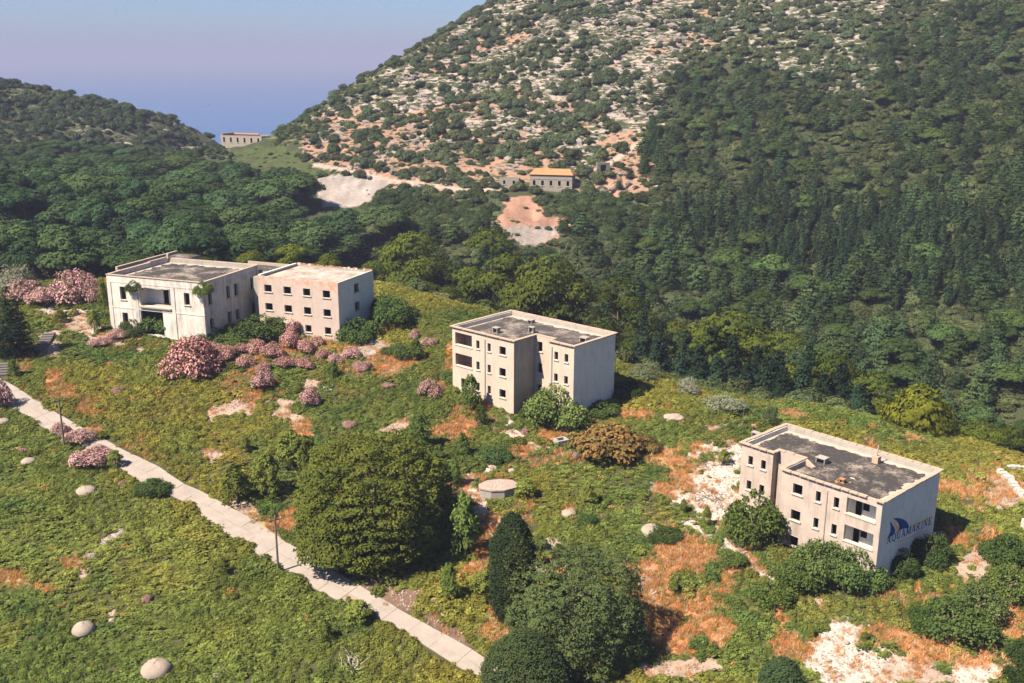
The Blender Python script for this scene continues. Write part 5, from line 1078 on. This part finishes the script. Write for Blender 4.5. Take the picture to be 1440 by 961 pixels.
over(1296, 546, 150, 112, 'bright golden green pine on the crest behind the logo ruin', 230, (1.25, 1.15, .7), 'cone', 'pine_tree', 'pine tree', 'pine')
for i, (px, pt, D, w_) in enumerate(((930, 470, 186, 40), (965, 486, 180, 44), (1000, 480, 180, 40), (1032, 492, 176, 46), (1066, 506, 172, 42), (1096, 512, 170, 44), (1130, 530, 166, 42), (1010, 520, 170, 40), (1050, 530, 168, 36), (1160, 545, 162, 40), (905, 452, 190, 38), (1210, 560, 160, 40), (1100, 540, 164, 38), (960, 520, 172, 36), (985, 505, 172, 44), (1080, 520, 168, 44), (1140, 500, 172, 40), (925, 495, 180, 42), (1185, 530, 164, 42), (1020, 470, 184, 44))):
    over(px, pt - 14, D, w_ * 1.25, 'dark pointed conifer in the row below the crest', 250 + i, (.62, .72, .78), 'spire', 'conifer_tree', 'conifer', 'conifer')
for o in [o for o in COL.objects if o.get('label') == 'dark pointed conifer in the row below the crest']: o['group'] = 'dark conifers below the crest'
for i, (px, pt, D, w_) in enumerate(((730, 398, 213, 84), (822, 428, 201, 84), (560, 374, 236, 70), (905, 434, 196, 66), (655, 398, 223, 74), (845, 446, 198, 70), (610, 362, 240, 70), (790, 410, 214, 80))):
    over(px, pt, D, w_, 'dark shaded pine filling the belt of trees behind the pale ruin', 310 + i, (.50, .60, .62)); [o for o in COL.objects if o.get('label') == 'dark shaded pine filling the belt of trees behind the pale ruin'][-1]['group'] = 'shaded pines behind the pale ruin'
for i, (px, pt, D, w_, lab) in enumerate(((270, 354, 215, 50, 'low rounded yellow green tree just behind the white ruin roof'), (355, 352, 212, 44, 'low rounded tree behind the gap between the two left ruins'), (410, 342, 215, 46, 'pale green tree behind the square ruin roof'), (462, 356, 212, 40, 'young light green pine behind the back parapet of the square ruin'), (630, 402, 205, 40, 'light green young pine on the crest beside the saddle grass'), (600, 396, 208, 34, 'small light green pine on the crest beside the saddle grass'))):
    over(px, pt, D, w_, lab, 280 + i, (1.05, 1.1, .85), 'round')

# ------------------------------------------------------------------ forests and maquis of the far slopes
FPX = []                                       # candidates: kind, x, y, z, scale, colour, size in the picture, label, group
def grid(sp, seed, y0=150, y1=660, x0=-330, x1=440):
    g = np.random.default_rng(seed); X, Y = np.meshgrid(np.arange(x0, x1, sp), np.arange(y0, y1, sp)); X = X.ravel() + g.uniform(-.45, .45, X.size) * sp; Y = Y.ravel() + g.uniform(-.45, .45, Y.size) * sp
    k = (np.abs(X) < Y * .58 + 12) & (np.hypot(X, Y) > crestD(X, Y) + 9); X, Y = X[k], Y[k]; Z = H(X, Y); px, py, d = project(np.stack([X, Y, Z], 1)); return X, Y, Z, px, py, d, g.random((X.size, 4))
def visible(X, Y, Z, h):
    """the top of a plant is inside the picture and no ground stands before it"""
    px, py, d = project(np.stack([X, Y, Z + h], 1)); ok = (px > -25) & (px < 1465) & (py > -12) & (py < 975); T = np.linspace(.30, .97, 44)
    for t in T: ok &= ~(H0(X * t, Y * t) > (Z + h) * t + 2.2)
    return ok
R_UP = [(900, 300), (905, 200), (940, 110), (1085, 100), (1215, 150), (1245, 20), (1250, -60), (1520, -60), (1500, 330), (1050, 290)]
cand = {}
def add(kind, X, Y, Z, w_, h_, d, rnd, label, group, col):
    for i in range(len(X)): cand.setdefault(kind, []).append((h_[i] * w_[i] / d[i] ** 2, X[i], Y[i], Z[i], w_[i], h_[i], rnd[i], label, group, col))
noisez = lambda X, Y, s, k: fbm(X / s, Y / s, k, 3)
X, Y, Z, px, py, d, q = grid(8.6, 101)
k = inpoly(px, py, P_LFOREST) & ~inpoly(px, py + 8, P_SCREE) & ~inpoly(px, py + 8, P_FIELD) & (noisez(X, Y, 15, 5) < .68)
fs = .45 + .55 * sstep(222, 290, py); h = (8.0 + 5.0 * q[:, 0]) * fs; wd = (11.0 + 6.5 * q[:, 1]) * (.35 + .65 * fs); k &= visible(X, Y, Z, h)
s1 = k & (q[:, 2] < .82); s2 = k & (q[:, 2] >= .82) & ~((px > 425) & (py < 312))
add('round', X[s1], Y[s1], Z[s1], wd[s1], h[s1], d[s1], q[s1], 'dark rounded pine in the forest behind the two left ruins', 'pines in the left forest', (1.0, 1.05, 1.0))
add('spire', X[s2], Y[s2], Z[s2], wd[s2] * .42, h[s2] * .95, d[s2], q[s2], 'dark conifer among the rounded pines of the left forest', 'conifers in the left forest', (.8, .9, 1.0))
X, Y, Z, px, py, d, q = grid(4.4, 102)
hollow = (px > 520) & (py > 320) & ~inpoly(px, py, P_SCREE2) & ~inpoly(px, py, P_MAQ) & ~inpoly(px, py, P_LFOREST)
jx_ = (noisez(X, Y, 18, 61) - .5) * 150; jy_ = (noisez(X, Y, 18, 62) - .5) * 90; hollow &= ~((px > 870) & (px < 1270) & (np.hypot(X, Y) < 202)) & ~((px > 510) & (px <= 870) & (np.hypot(X, Y) < 242)); up_ = inpoly(px + jx_, py + jy_, R_UP); con = inpoly(px + jx_ * .5, py + jy_ * .5, P_CONIF)
dens_ = np.where(con, .35, np.where(up_, .66 - sstep(120, 20, py) * .2, np.where(hollow & (px > 880), .62, np.where(hollow, .5, 0))))
k = (q[:, 3] < dens_) & (noisez(X, Y, 14, 9) < .66); h = 5.2 + 3.8 * q[:, 0] ** 1.3; h = np.where(up_, h * .85, h); wd = h * (.72 + .28 * q[:, 1]); k &= visible(X, Y, Z, h)
s1 = k & (q[:, 2] < .86); s2 = k & (q[:, 2] >= .86)
add('cone', X[s1], Y[s1], Z[s1], wd[s1], h[s1], d[s1], q[s1], 'pine on the wooded slope across the valley', 'pines on the far wooded slope', (1.0, 1.0, .95))
add('round', X[s2], Y[s2], Z[s2], wd[s2] * 1.15, h[s2] * .85, d[s2], q[s2], 'rounded pine on the wooded slope across the valley', 'rounded pines on the far wooded slope', (1.12, 1.12, .85))
X, Y, Z, px, py, d, q = grid(2.9, 103)
con = inpoly(px + (q[:, 1] - .5) * 60, py + (q[:, 2] - .5) * 40, P_CONIF); k = con & (q[:, 3] < .86) & (noisez(X, Y, 12, 15) < .66); h = 5.0 + 3.2 * q[:, 0]; wd = 2.6 + 1.0 * q[:, 1]; k &= visible(X, Y, Z, h)
add('spire', X[k], Y[k], Z[k], wd[k], h[k], d[k], q[k], 'narrow dark conifer in the dense plantation on the right slope', 'conifers in the plantation', (.9, .95, .95))
# shrubs
X, Y, Z, px, py, d, q = grid(3.3, 104)
wp = px + (noisez(X, Y, 12, 21) - .5) * 70; wq = py + (noisez(X, Y, 12, 22) - .5) * 40
rock_ = inpoly(wp, wq, P_ROCK); rock2 = inpoly(wp, wq, P_ROCK2); lh = inpoly(px, py, P_LHILL); fl = inpoly(px, py, P_FLANK); mq = inpoly(wp, wq, P_MAQ) | inpoly(wp, wq, P_MAQ2); fd = inpoly(px, py, P_FIELD); bare_ = inpoly(px, py, P_SCREE) | inpoly(px, py, P_SCREE2) | inpoly(px, py, P_CLEAR)
cl = noisez(X, Y, 13, 31)
pr_ = np.where(rock_, np.clip((cl - .30) * 3.2, .18, .85) * (1 - .45 * sstep(620, 470, px) * sstep(120, 190, py)), np.where(rock2, np.clip((cl - .28) * 3.4, .25, .92), np.where(lh, np.clip((cl - .25) * 3, .25, .85), np.where(fl, np.clip((cl - .32) * 2.4, .12, .6), np.where(mq, .95, np.where(fd, .02, np.where(inpoly(px, py, R_UP), .85, np.where(px > 860, .72, np.where(px > 520, .55, .15)))))))))
pr_ = np.where(bare_, .03, pr_); pr_ = np.where(inpoly(px, py, P_LFOREST), .12, pr_)
for t in TRACKS:
    for (ax, ay), (bx, by) in zip(t[:-1], t[1:]):
        L = math.hypot(bx - ax, by - ay); u = np.clip(((px - ax) * (bx - ax) + (py - ay) * (by - ay)) / L / L, 0, 1); pr_ = np.where(np.hypot(px - ax - u * (bx - ax), py - ay - u * (by - ay)) < 4, 0, pr_)
for hx, hy, r_ in ((777, 258, 34), (345, 200, 44), (717, 260, 12), (848, 240, 9)): pr_ = np.where(np.hypot((px - hx), (py - hy) * 2) < r_, 0, pr_)
k = q[:, 3] < pr_; s_ = .62 + 1.0 * q[:, 0] ** 1.6; wd = np.where(mq, 4.4 + 1.6 * q[:, 1], np.where(rock_ | rock2 | lh, 4.3, 3.8) * s_); h = np.where(mq, 2.0 + .8 * q[:, 0], wd * (.45 + .25 * q[:, 2])); k &= visible(X, Y, Z, h)
for sel, lab, gr, co in ((k & rock_, 'dark rounded shrub on the pale rocky hillside', 'shrubs on the rocky hillside', (1.05, 1.08, 1.1)), (k & rock2 & ~rock_, 'dark shrub among white rocks near the top right of the hill', 'shrubs among the upper white rocks', (1.05, 1.08, 1.1)), (k & lh, 'shrub on the low hill at the far left', 'shrubs on the left hill', (.8, .9, 1.0)), (k & fl & ~rock_, 'shrub on the green flank facing the sea', 'shrubs on the sea flank', (.85, .95, .85)),
                         (k & mq & ~rock_, 'low dense maquis bush in the green band under the hill track', 'maquis in the green band', (.72, .82, .70)), (k & ~rock_ & ~rock2 & ~lh & ~fl & ~mq, 'shrub between the pines of the wooded slope', 'shrubs between the pines', (1.0, 1.0, .9))):
    add('shrub', X[sel], Y[sel], Z[sel], wd[sel], h[sel], d[sel], q[sel], lab, gr, co)
print({a: len(b) for a, b in cand.items()})
stuff = []
def colour(base, r_):
    v = .78 + .44 * r_[0]; y = .92 + .22 * r_[1]; return (base[0] * v * y, base[1] * v, base[2] * v * (1.08 - .25 * r_[1]))
LIMIT = {'round': 130, 'cone': 150, 'spire': 270, 'shrub': 290}
NOM = {'round': (11.5, 10.2), 'cone': (7.2, 9.4), 'spire': (4.4, 8.4), 'shrub': (4.9, 2.6)}
PROTO = {'round': ROUND, 'cone': CONE, 'spire': SPIRE, 'shrub': SHRUB}
for kind, rows in cand.items():
    rows.sort(key=lambda r_: -r_[0]); nw, nh = NOM[kind]
    for i, (sz, x, y, z, w_, h_, r_, lab, gr, co) in enumerate(rows):
        pr_ = PROTO[kind]; j = int(r_[3] * 9973) % len(pr_); sc = (w_ / nw, w_ / nw, h_ / nh); c_ = colour(co, r_)
        if i < LIMIT[kind]:
            if kind == 'shrub':
                o = link('shrub', pr_[j]); o.location = (x, y, z - .15); o.rotation_euler = (0, 0, r_[2] * 40); o.scale = sc; o.color = (*c_, 1); tag(o, lab, 'shrub', gr)
            else: tree('conifer_tree' if kind == 'spire' else 'pine_tree', lab, 'conifer' if kind == 'spire' else 'pine tree', (x, y, z - .2), pr_[j][0], pr_[j][1], sc, r_[2] * 40, c_, gr)
        else: stuff.append((kind, j, x, y, z - .2, sc, r_[2] * 40, c_))

# ------------------------------------------------------------------ instanced growth
def scatter(name, label, cat, protos, pos, rot, sc, tint, pick, kind='stuff'):
    me = bpy.data.meshes.new(name); me.vertices.add(len(pos)); me.vertices.foreach_set('co', np.asarray(pos, np.float32).ravel())
    for nm, ty, arr, key in (('rot', 'FLOAT_VECTOR', rot, 'vector'), ('sc', 'FLOAT_VECTOR', sc, 'vector')):
        a = me.attributes.new(nm, ty, 'POINT'); a.data.foreach_set(key, np.asarray(arr, np.float32).ravel())
    a = me.attributes.new('tint', 'FLOAT_COLOR', 'POINT'); a.data.foreach_set('color', np.concatenate([np.asarray(tint), np.ones((len(pos), 1))], 1).astype(np.float32).ravel())
    a = me.attributes.new('pick', 'INT', 'POINT'); a.data.foreach_set('value', np.asarray(pick, np.int32))
    o = link(name, me); tag(o, label, cat, kind=kind)
    col_ = bpy.data.collections.new(name + '_kinds')
    for i, (pm, mt) in enumerate(protos):
        m2 = pm.copy(); m2.materials.clear(); m2.materials.append(mt); po = bpy.data.objects.new('%s_kind_%02d' % (name, i), m2); col_.objects.link(po)
    ng = bpy.data.node_groups.new(name + '_scatter', 'GeometryNodeTree'); ng.interface.new_socket('Geometry', in_out='INPUT', socket_type='NodeSocketGeometry'); ng.interface.new_socket('Geometry', in_out='OUTPUT', socket_type='NodeSocketGeometry')
    gi = ng.nodes.new('NodeGroupInput'); go_ = ng.nodes.new('NodeGroupOutput'); ip = ng.nodes.new('GeometryNodeInstanceOnPoints'); ci = ng.nodes.new('GeometryNodeCollectionInfo')
    ci.inputs['Collection'].default_value = col_; ci.inputs['Separate Children'].default_value = True; ci.inputs['Reset Children'].default_value = True
    def na(nm, ty):
        x = ng.nodes.new('GeometryNodeInputNamedAttribute'); x.data_type = ty; x.inputs['Name'].default_value = nm; return x.outputs['Attribute']
    ip.inputs['Pick Instance'].default_value = True
    ng.links.new(gi.outputs[0], ip.inputs['Points']); ng.links.new(ci.outputs[0], ip.inputs['Instance']); ng.links.new(na('pick', 'INT'), ip.inputs['Instance Index']); ng.links.new(na('rot', 'FLOAT_VECTOR'), ip.inputs['Rotation']); ng.links.new(na('sc', 'FLOAT_VECTOR'), ip.inputs['Scale']); ng.links.new(ip.outputs[0], go_.inputs[0])
    md = o.modifiers.new('scatter', 'NODES'); md.node_group = ng; return o
KM = {'round': (.045, .074, .030), 'cone': (.040, .067, .029), 'spire': (.031, .050, .025), 'shrub': (.062, .080, .038)}
def stuff_object(name, label, cat, kinds, parts_):
    protos = []; base = {}
    for kd in kinds:
        base[kd] = len(protos)
        for pm in parts_[kd]: protos.append((pm, M['forest_i']))
    rows = [r_ for r_ in stuff if r_[0] in kinds]
    if rows: scatter(name, label, cat, protos, [r_[2:5] for r_ in rows], [(0, 0, r_[6]) for r_ in rows], [r_[5] for r_ in rows], [tuple(a * b for a, b in zip(KM[r_[0]], r_[7])) for r_ in rows], [base[r_[0]] + r_[1] for r_ in rows])
stuff_object('forest', 'far off mass of pines and conifers filling the wooded slopes', 'forest', ('round', 'cone', 'spire'), {k_: [a[0] for a in v] for k_, v in PROTO.items() if k_ != 'shrub'})
X, Y, Z, px, py, d, q = grid(2.1, 107)
lz = inpoly(px, py, P_ROCK) | inpoly(px, py, P_ROCK2) | inpoly(px, py, P_LHILL) | inpoly(px, py, P_FLANK) | inpoly(px, py, P_CLEAR); lz |= (px > 520) & (py > 290); lz |= inpoly(px, py, R_UP); lz &= ~(inpoly(px, py, P_SCREE) | inpoly(px, py, P_SCREE2)); lz |= (inpoly(px, py, P_SCREE) | inpoly(px, py, P_SCREE2)) & (q[:, 0] < .10)
wood_ = inpoly(px, py, R_UP) | ((px > 520) & (py > 290)); pz = np.where(wood_, .93, .62); pz = np.where(inpoly(px, py, P_LHILL) | inpoly(px, py, P_FLANK) | wood_, pz, np.clip((noisez(X, Y, 8, 66) - .40) * 3.0, .03, .5)); field_ = inpoly(px, py, P_FIELD); pz = np.where(field_, .20, pz)
k = (lz | field_) & (q[:, 3] < pz) & visible(X, Y, Z, 1.0)
for t in TRACKS:
    for (ax, ay), (bx, by) in zip(t[:-1], t[1:]):
        L = math.hypot(bx - ax, by - ay); u = np.clip(((px - ax) * (bx - ax) + (py - ay) * (by - ay)) / L / L, 0, 1); k &= np.hypot(px - ax - u * (bx - ax), py - ay - u * (by - ay)) > 3
for i in np.where(k)[0]:
    w_ = (.9 + 1.3 * q[i, 0] ** 2) * (1.75 if wood_[i] else 1.0); v_ = .85 + .5 * q[i, 1]; stuff.append(('shrub', int(q[i, 2] * 3.99), X[i], Y[i], Z[i] - .15, (w_ / 4.9 * 1.3, w_ / 4.9 * 1.3, w_ * .42 / 2.6), q[i, 2] * 40, (1.25 * v_, 1.15 * v_, 1.0 * v_)))
stuff_object('shrubbery', 'countless small shrubs dotting the far hillsides', 'shrubs', ('shrub',), {'shrub': SHRUB})

# rock ledges on the pale hillside
def stone_mesh(seed, flat):
    g = np.random.default_rng(seed); mb = MB(); na, nb = 8, 4
    for j in range(nb + 1):
        a = -.5 + j / nb * (math.pi / 2 + .5)
        for i in range(na): t = 2 * math.pi * i / na; k_ = 1 + g.uniform(-.22, .22); mb.v.append((math.cos(a) * math.cos(t) * k_, math.cos(a) * math.sin(t) * k_ * .6, math.sin(a) * flat * (1 + g.uniform(-.2, .2))))
    for j in range(nb):
        for i in range(na): k_ = (i + 1) % na; mb.f.append((j * na + i, j * na + k_, (j + 1) * na + k_, (j + 1) * na + i))
    return mb.mesh('stone', M['rock'])
STONES = [(stone_mesh(s, f), M['rock']) for s, f in ((1, .45), (2, .6), (3, .35))]
X, Y, Z, px, py, d, q = grid(2.3, 105)
k = (inpoly(px, py, P_ROCK) | inpoly(px, py, P_ROCK2) | inpoly(px, py, P_CLEAR)) & (q[:, 3] < np.clip((noisez(X, Y, 14, 44) - .44) * 3.5, .02, .8)); k |= inpoly(px, py, P_LHILL) & (q[:, 3] < .03)
k &= visible(X, Y, Z, .8); s_ = .5 + 1.5 * q[:, 0] ** 3
scatter('rock_outcrops', 'weathered limestone outcrops on the pale hillside', 'rocks', STONES, np.stack([X, Y, Z], 1)[k], np.stack([(q[:, 2] - .5) * .5, (q[:, 0] - .5) * .5, (q[:, 1] - .5) * 2.6], 1)[k], np.stack([s_ * 1.25, s_, s_ * (.8 + .9 * q[:, 2])], 1)[k], np.ones((k.sum(), 3)), (q[k, 2] * 2.99).astype(int))

# ------------------------------------------------------------------ ground cover of the near slope
g = np.random.default_rng(55)
def frond_mesh(seed, n_=11, L=.62):
    g_ = np.random.default_rng(seed); mb = MB()
    for i in range(n_):
        a = 2 * math.pi * i / n_ + g_.uniform(-.3, .3); e = g_.uniform(.35, 1.1); pt = np.array([0, 0, .08]) + g_.normal(0, .10, 3) * np.array([1, 1, .2]); l_ = L * g_.uniform(.7, 1.2); sd = np.array([-math.sin(a), math.cos(a), 0]); prev = None
        for j in range(4):
            f = j / 3; el = e - f * 1.1; q_ = pt + np.array([math.cos(a) * l_ * f, math.sin(a) * l_ * f, l_ * (math.sin(e) * f - .45 * f * f)]); wj = (.045, .11, .085, .012)[j]; cur = (q_ - sd * wj, q_ + sd * wj)
            if prev is not None: mb.quad(prev[0], prev[1], cur[1], cur[0])
            prev = cur
    me = mb.mesh('fronds', M['cover']); at = me.attributes.new('tone', 'FLOAT', 'POINT'); t = np.repeat(g_.random(len(me.vertices) // 12 + 1), 12)[:len(me.vertices)]; at.data.foreach_set('value', t.astype(np.float32)); return me
def mound(seed, nl, R_, h_, pl_, pr__, per, L, W_): return leaf_mesh('mound', *lobed(seed, nl, R_, h_, .0, pl_, pr__, .8, -.05, .6), per, L, W_, M['cover'], 'leaf', seed, -.2, 1.0)
def merge(meshes, offs):
    V, Fc, T = [], [], []; n0 = 0
    for me, of in zip(meshes, offs):
        v = np.empty(len(me.vertices) * 3); me.vertices.foreach_get('co', v); V.append(v.reshape(-1, 3) + np.array(of)); t = np.empty(len(me.vertices)); me.attributes['tone'].data.foreach_get('value', t); T.append(t)
        Fc += [tuple(n0 + i for i in p_.vertices) for p_ in me.polygons]; n0 += len(me.vertices)
    me = bpy.data.meshes.new('clump'); me.from_pydata(np.concatenate(V).tolist(), [], Fc); at = me.attributes.new('tone', 'FLOAT', 'POINT'); at.data.foreach_set('value', np.concatenate(T).astype(np.float32)); me.materials.append(M['cover']); me.update(); return me
COVER = [mound(1, 4, .62, .52, 12, .17, 11, .17, .12), mound(2, 5, .70, .62, 10, .18, 12, .18, .11), merge([frond_mesh(3, 14, .38), frond_mesh(4, 14, .38), frond_mesh(5, 14, .38)], [(0, 0, 0), (.35, .2, -.02), (-.25, .3, .0)]), mound(4, 3, .45, .40, 12, .14, 12, .14, .09)]
n_ = 185000; X = g.uniform(-135, 118, n_); Y = g.uniform(66, 232, n_); DD = np.hypot(X, Y); k = DD < crestD(X, Y) + 12; X, Y = X[k], Y[k]; Z = H(X, Y)
px, py, d = project(np.stack([X, Y, Z], 1)); k = (px > -70) & (px < 1510) & (py < 1040); X, Y, Z, px, py, d = X[k], Y[k], Z[k], px[k], py[k], d[k]
def in_building(x, y, m_=.25):
    r_ = np.zeros(x.shape, bool)
    for fr, rects in ((F4, ((.3, 12.57, .3, 13.44), (12.5, 20.54, 4.83, 13.44), (16.1, 20.54, 3.85, 13.4))), (F3, ((.3, 12.57, .3, 13.44), (12.5, 20.54, 4.83, 13.44), (16.1, 20.54, 3.85, 13.4))), (F2, ((0, 15.8, 0, 11.7), (-10.2, 0, 6.9, 11.7), (-2.6, 0, 2.4, 6.9), (3.2, 7.7, -1.4, 0))), (F1, ((.1, 19.3, .1, 16.3), (-5.6, .1, 9, 26)))):
        u = ((x - fr.o[0]) * fr.u[0] + (y - fr.o[1]) * fr.u[1]) * fr.sg; v = (x - fr.o[0]) * fr.v[0] + (y - fr.o[1]) * fr.v[1]
        for a, b, c_, e in rects: r_ |= (u > a - m_) & (u < b + m_) & (v > c_ - m_) & (v < e + m_)
    return r_
col_, bare_, orange_ = patches(px, py, X, Y); pd_ = path_dist(X, Y); inb = in_building(X, Y)
open_ = fbm(X / 7, Y / 7, 120, 4)                                   # small natural openings
q = g.random((len(X), 6)); lower = sstep(-4, 4, (PC[0, 0] - PC[-1, 0]) * (Y - PC[0, 1]) - (PC[0, 1] - PC[-1, 1]) * (X - PC[0, 0]))
below = np.zeros(len(X), bool); bx_, by_, _ = project(np.array([(a, b, ground(a, b)) for a, b in PC[::6]])); below = py > np.interp(px, bx_, by_)
keep = (q[:, 0] > bare_ * 1.04) & (pd_ > np.where(below, -.12, .12) + .55 * q[:, 1]) & ~inb
thin = np.where(below, .0, sstep(.62, .72, open_) * .85); keep &= q[:, 2] > thin
size = .56 + .55 * q[:, 3] ** 2 + .50 * sstep(.5, .72, fbm(X / 5, Y / 5, 130, 3)); size = np.where(orange_ > .3, size * .62, size)
# colour drifts: deep green, olive, yellow, with rusty leaves near the dry patches
drift = fbm(X / 24, Y / 24, 140, 4) - .04; fine = fbm(X / 3.2, Y / 3.2, 150, 3)
yel = np.clip(sstep(.40, .62, drift) * .75 + (fine - .5) * .9 + np.where(below, sstep(80, 400, px) * .60 - .28, .12 + .15 * sstep(1000, 1250, px)), 0, 1)
G0 = np.array([.088, .132, .034]); G1 = np.array([.225, .205, .040]); G2 = np.array([.145, .178, .040]); t = yel[:, None]; tint = G0 * (1 - t) + G1 * t; a = (fbm(X / 11, Y / 11, 160, 3)[:, None] > .56) * .6; tint = tint * (1 - a) + G2 * a
ru_ = np.clip(orange_ * .55 + (q[:, 4] < np.where(below, .007, .022)) * .8 + sstep(.62, .75, fbm(X / 6, Y / 6, 170, 3)) * .25 * ~below, 0, 1)[:, None]; tint = tint * (1 - ru_) + np.array([.30, .17, .05]) * ru_
tint = tint * (.80 + .4 * q[:, 5:6]); pick = np.where(fbm(X / 9, Y / 9, 180) + .2 * q[:, 1] > .62, 2, (q[:, 1] * 3.99).astype(int)); pick = np.where(pick == 2, 2, pick)
K = keep; n_k = int(K.sum()); rot = np.stack([(q[:, 2] - .5) * .35, (q[:, 4] - .5) * .35, q[:, 0] * 40], 1); sc = np.stack([size, size, size * (.75 + .5 * q[:, 5])], 1)
scatter('ground_cover', 'dense brambles and ferns carpeting the slope around the ruins', 'ground cover', [(m_, M['cover']) for m_ in COVER], np.stack([X, Y, Z - .04], 1)[K], rot[K], sc[K], tint[K], pick[K])
# dry grass on the orange and tan patches
def tuft(seed, n_=34):
    g_ = np.random.default_rng(seed); mb = MB()
    for i in range(n_):
        a, r_ = g_.uniform(0, 6.28), .28 * math.sqrt(g_.random()); b = np.array([r_ * math.cos(a), r_ * math.sin(a), 0]); t_ = b + np.array([g_.normal(0, .13), g_.normal(0, .13), g_.uniform(.12, .40)]); s_ = np.array([math.cos(a + 1), math.sin(a + 1), 0]) * .018; mb.quad(b - s_, b + s_, t_ + s_ * .3, t_ - s_ * .3)
    me = mb.mesh('tuft', M['dry']); at = me.attributes.new('tone', 'FLOAT', 'POINT'); at.data.foreach_set('value', np.repeat(g_.random(n_), 4).astype(np.float32)); return me
dry = ((orange_ > .25) & (q[:, 3] < .9)) | ((bare_ > .3) & (q[:, 3] < .10)) | ((thin > .4) & (q[:, 3] < .5)); dry &= ~K & ~inb & (pd_ > .15) | ((orange_ > .3) & (q[:, 5] < .5) & (pd_ > .15) & ~inb)
kk = np.where(dry)[0]; kk = np.repeat(kk, 3); jx = g.normal(0, .35, len(kk)); jy = g.normal(0, .35, len(kk)); xx, yy = X[kk] + jx, Y[kk] + jy; r3 = g.random((len(kk), 4))
dt = np.array([.58, .22, .05]) * r3[:, :1] + np.array([.48, .36, .20]) * (1 - r3[:, :1]); dt = dt * (.8 + .4 * r3[:, 1:2])
scatter('dry_grass', 'rust coloured dry grass over the bare patches', 'dry grass', [(tuft(1), M['dry']), (tuft(2), M['dry'])], np.stack([xx, yy, H(xx, yy) - .02], 1), np.stack([0 * xx, 0 * xx, r3[:, 2] * 6.28], 1), np.repeat((.6 + .8 * r3[:, 3:4]), 3, 1), dt, (r3[:, 2] * 1.99).astype(int))
# rubble on the white gravel
wz = (bare_ > .45) & (orange_ < .2) & ~inb & (pd_ > .2); kk = np.repeat(np.where(wz)[0], 5); r3 = g.random((len(kk), 5)); xx, yy = X[kk] + g.normal(0, .4, len(kk)), Y[kk] + g.normal(0, .4, len(kk)); s_ = .035 + .16 * r3[:, 0] ** 4
RUB = [(stone_mesh(s, .7), M['boulder']) for s in (11, 12)]
scatter('rubble', 'small stones strewn over the pale gravel', 'rubble', RUB, np.stack([xx, yy, H(xx, yy)], 1), np.stack([r3[:, 1], r3[:, 2], r3[:, 3] * 6.28], 1), np.repeat(s_[:, None], 3, 1) * (.8 + .5 * r3[:, 1:4]), np.ones((len(kk), 3)), (r3[:, 4] * 1.99).astype(int))
print('cover', n_k, 'objects', len(bpy.data.objects))
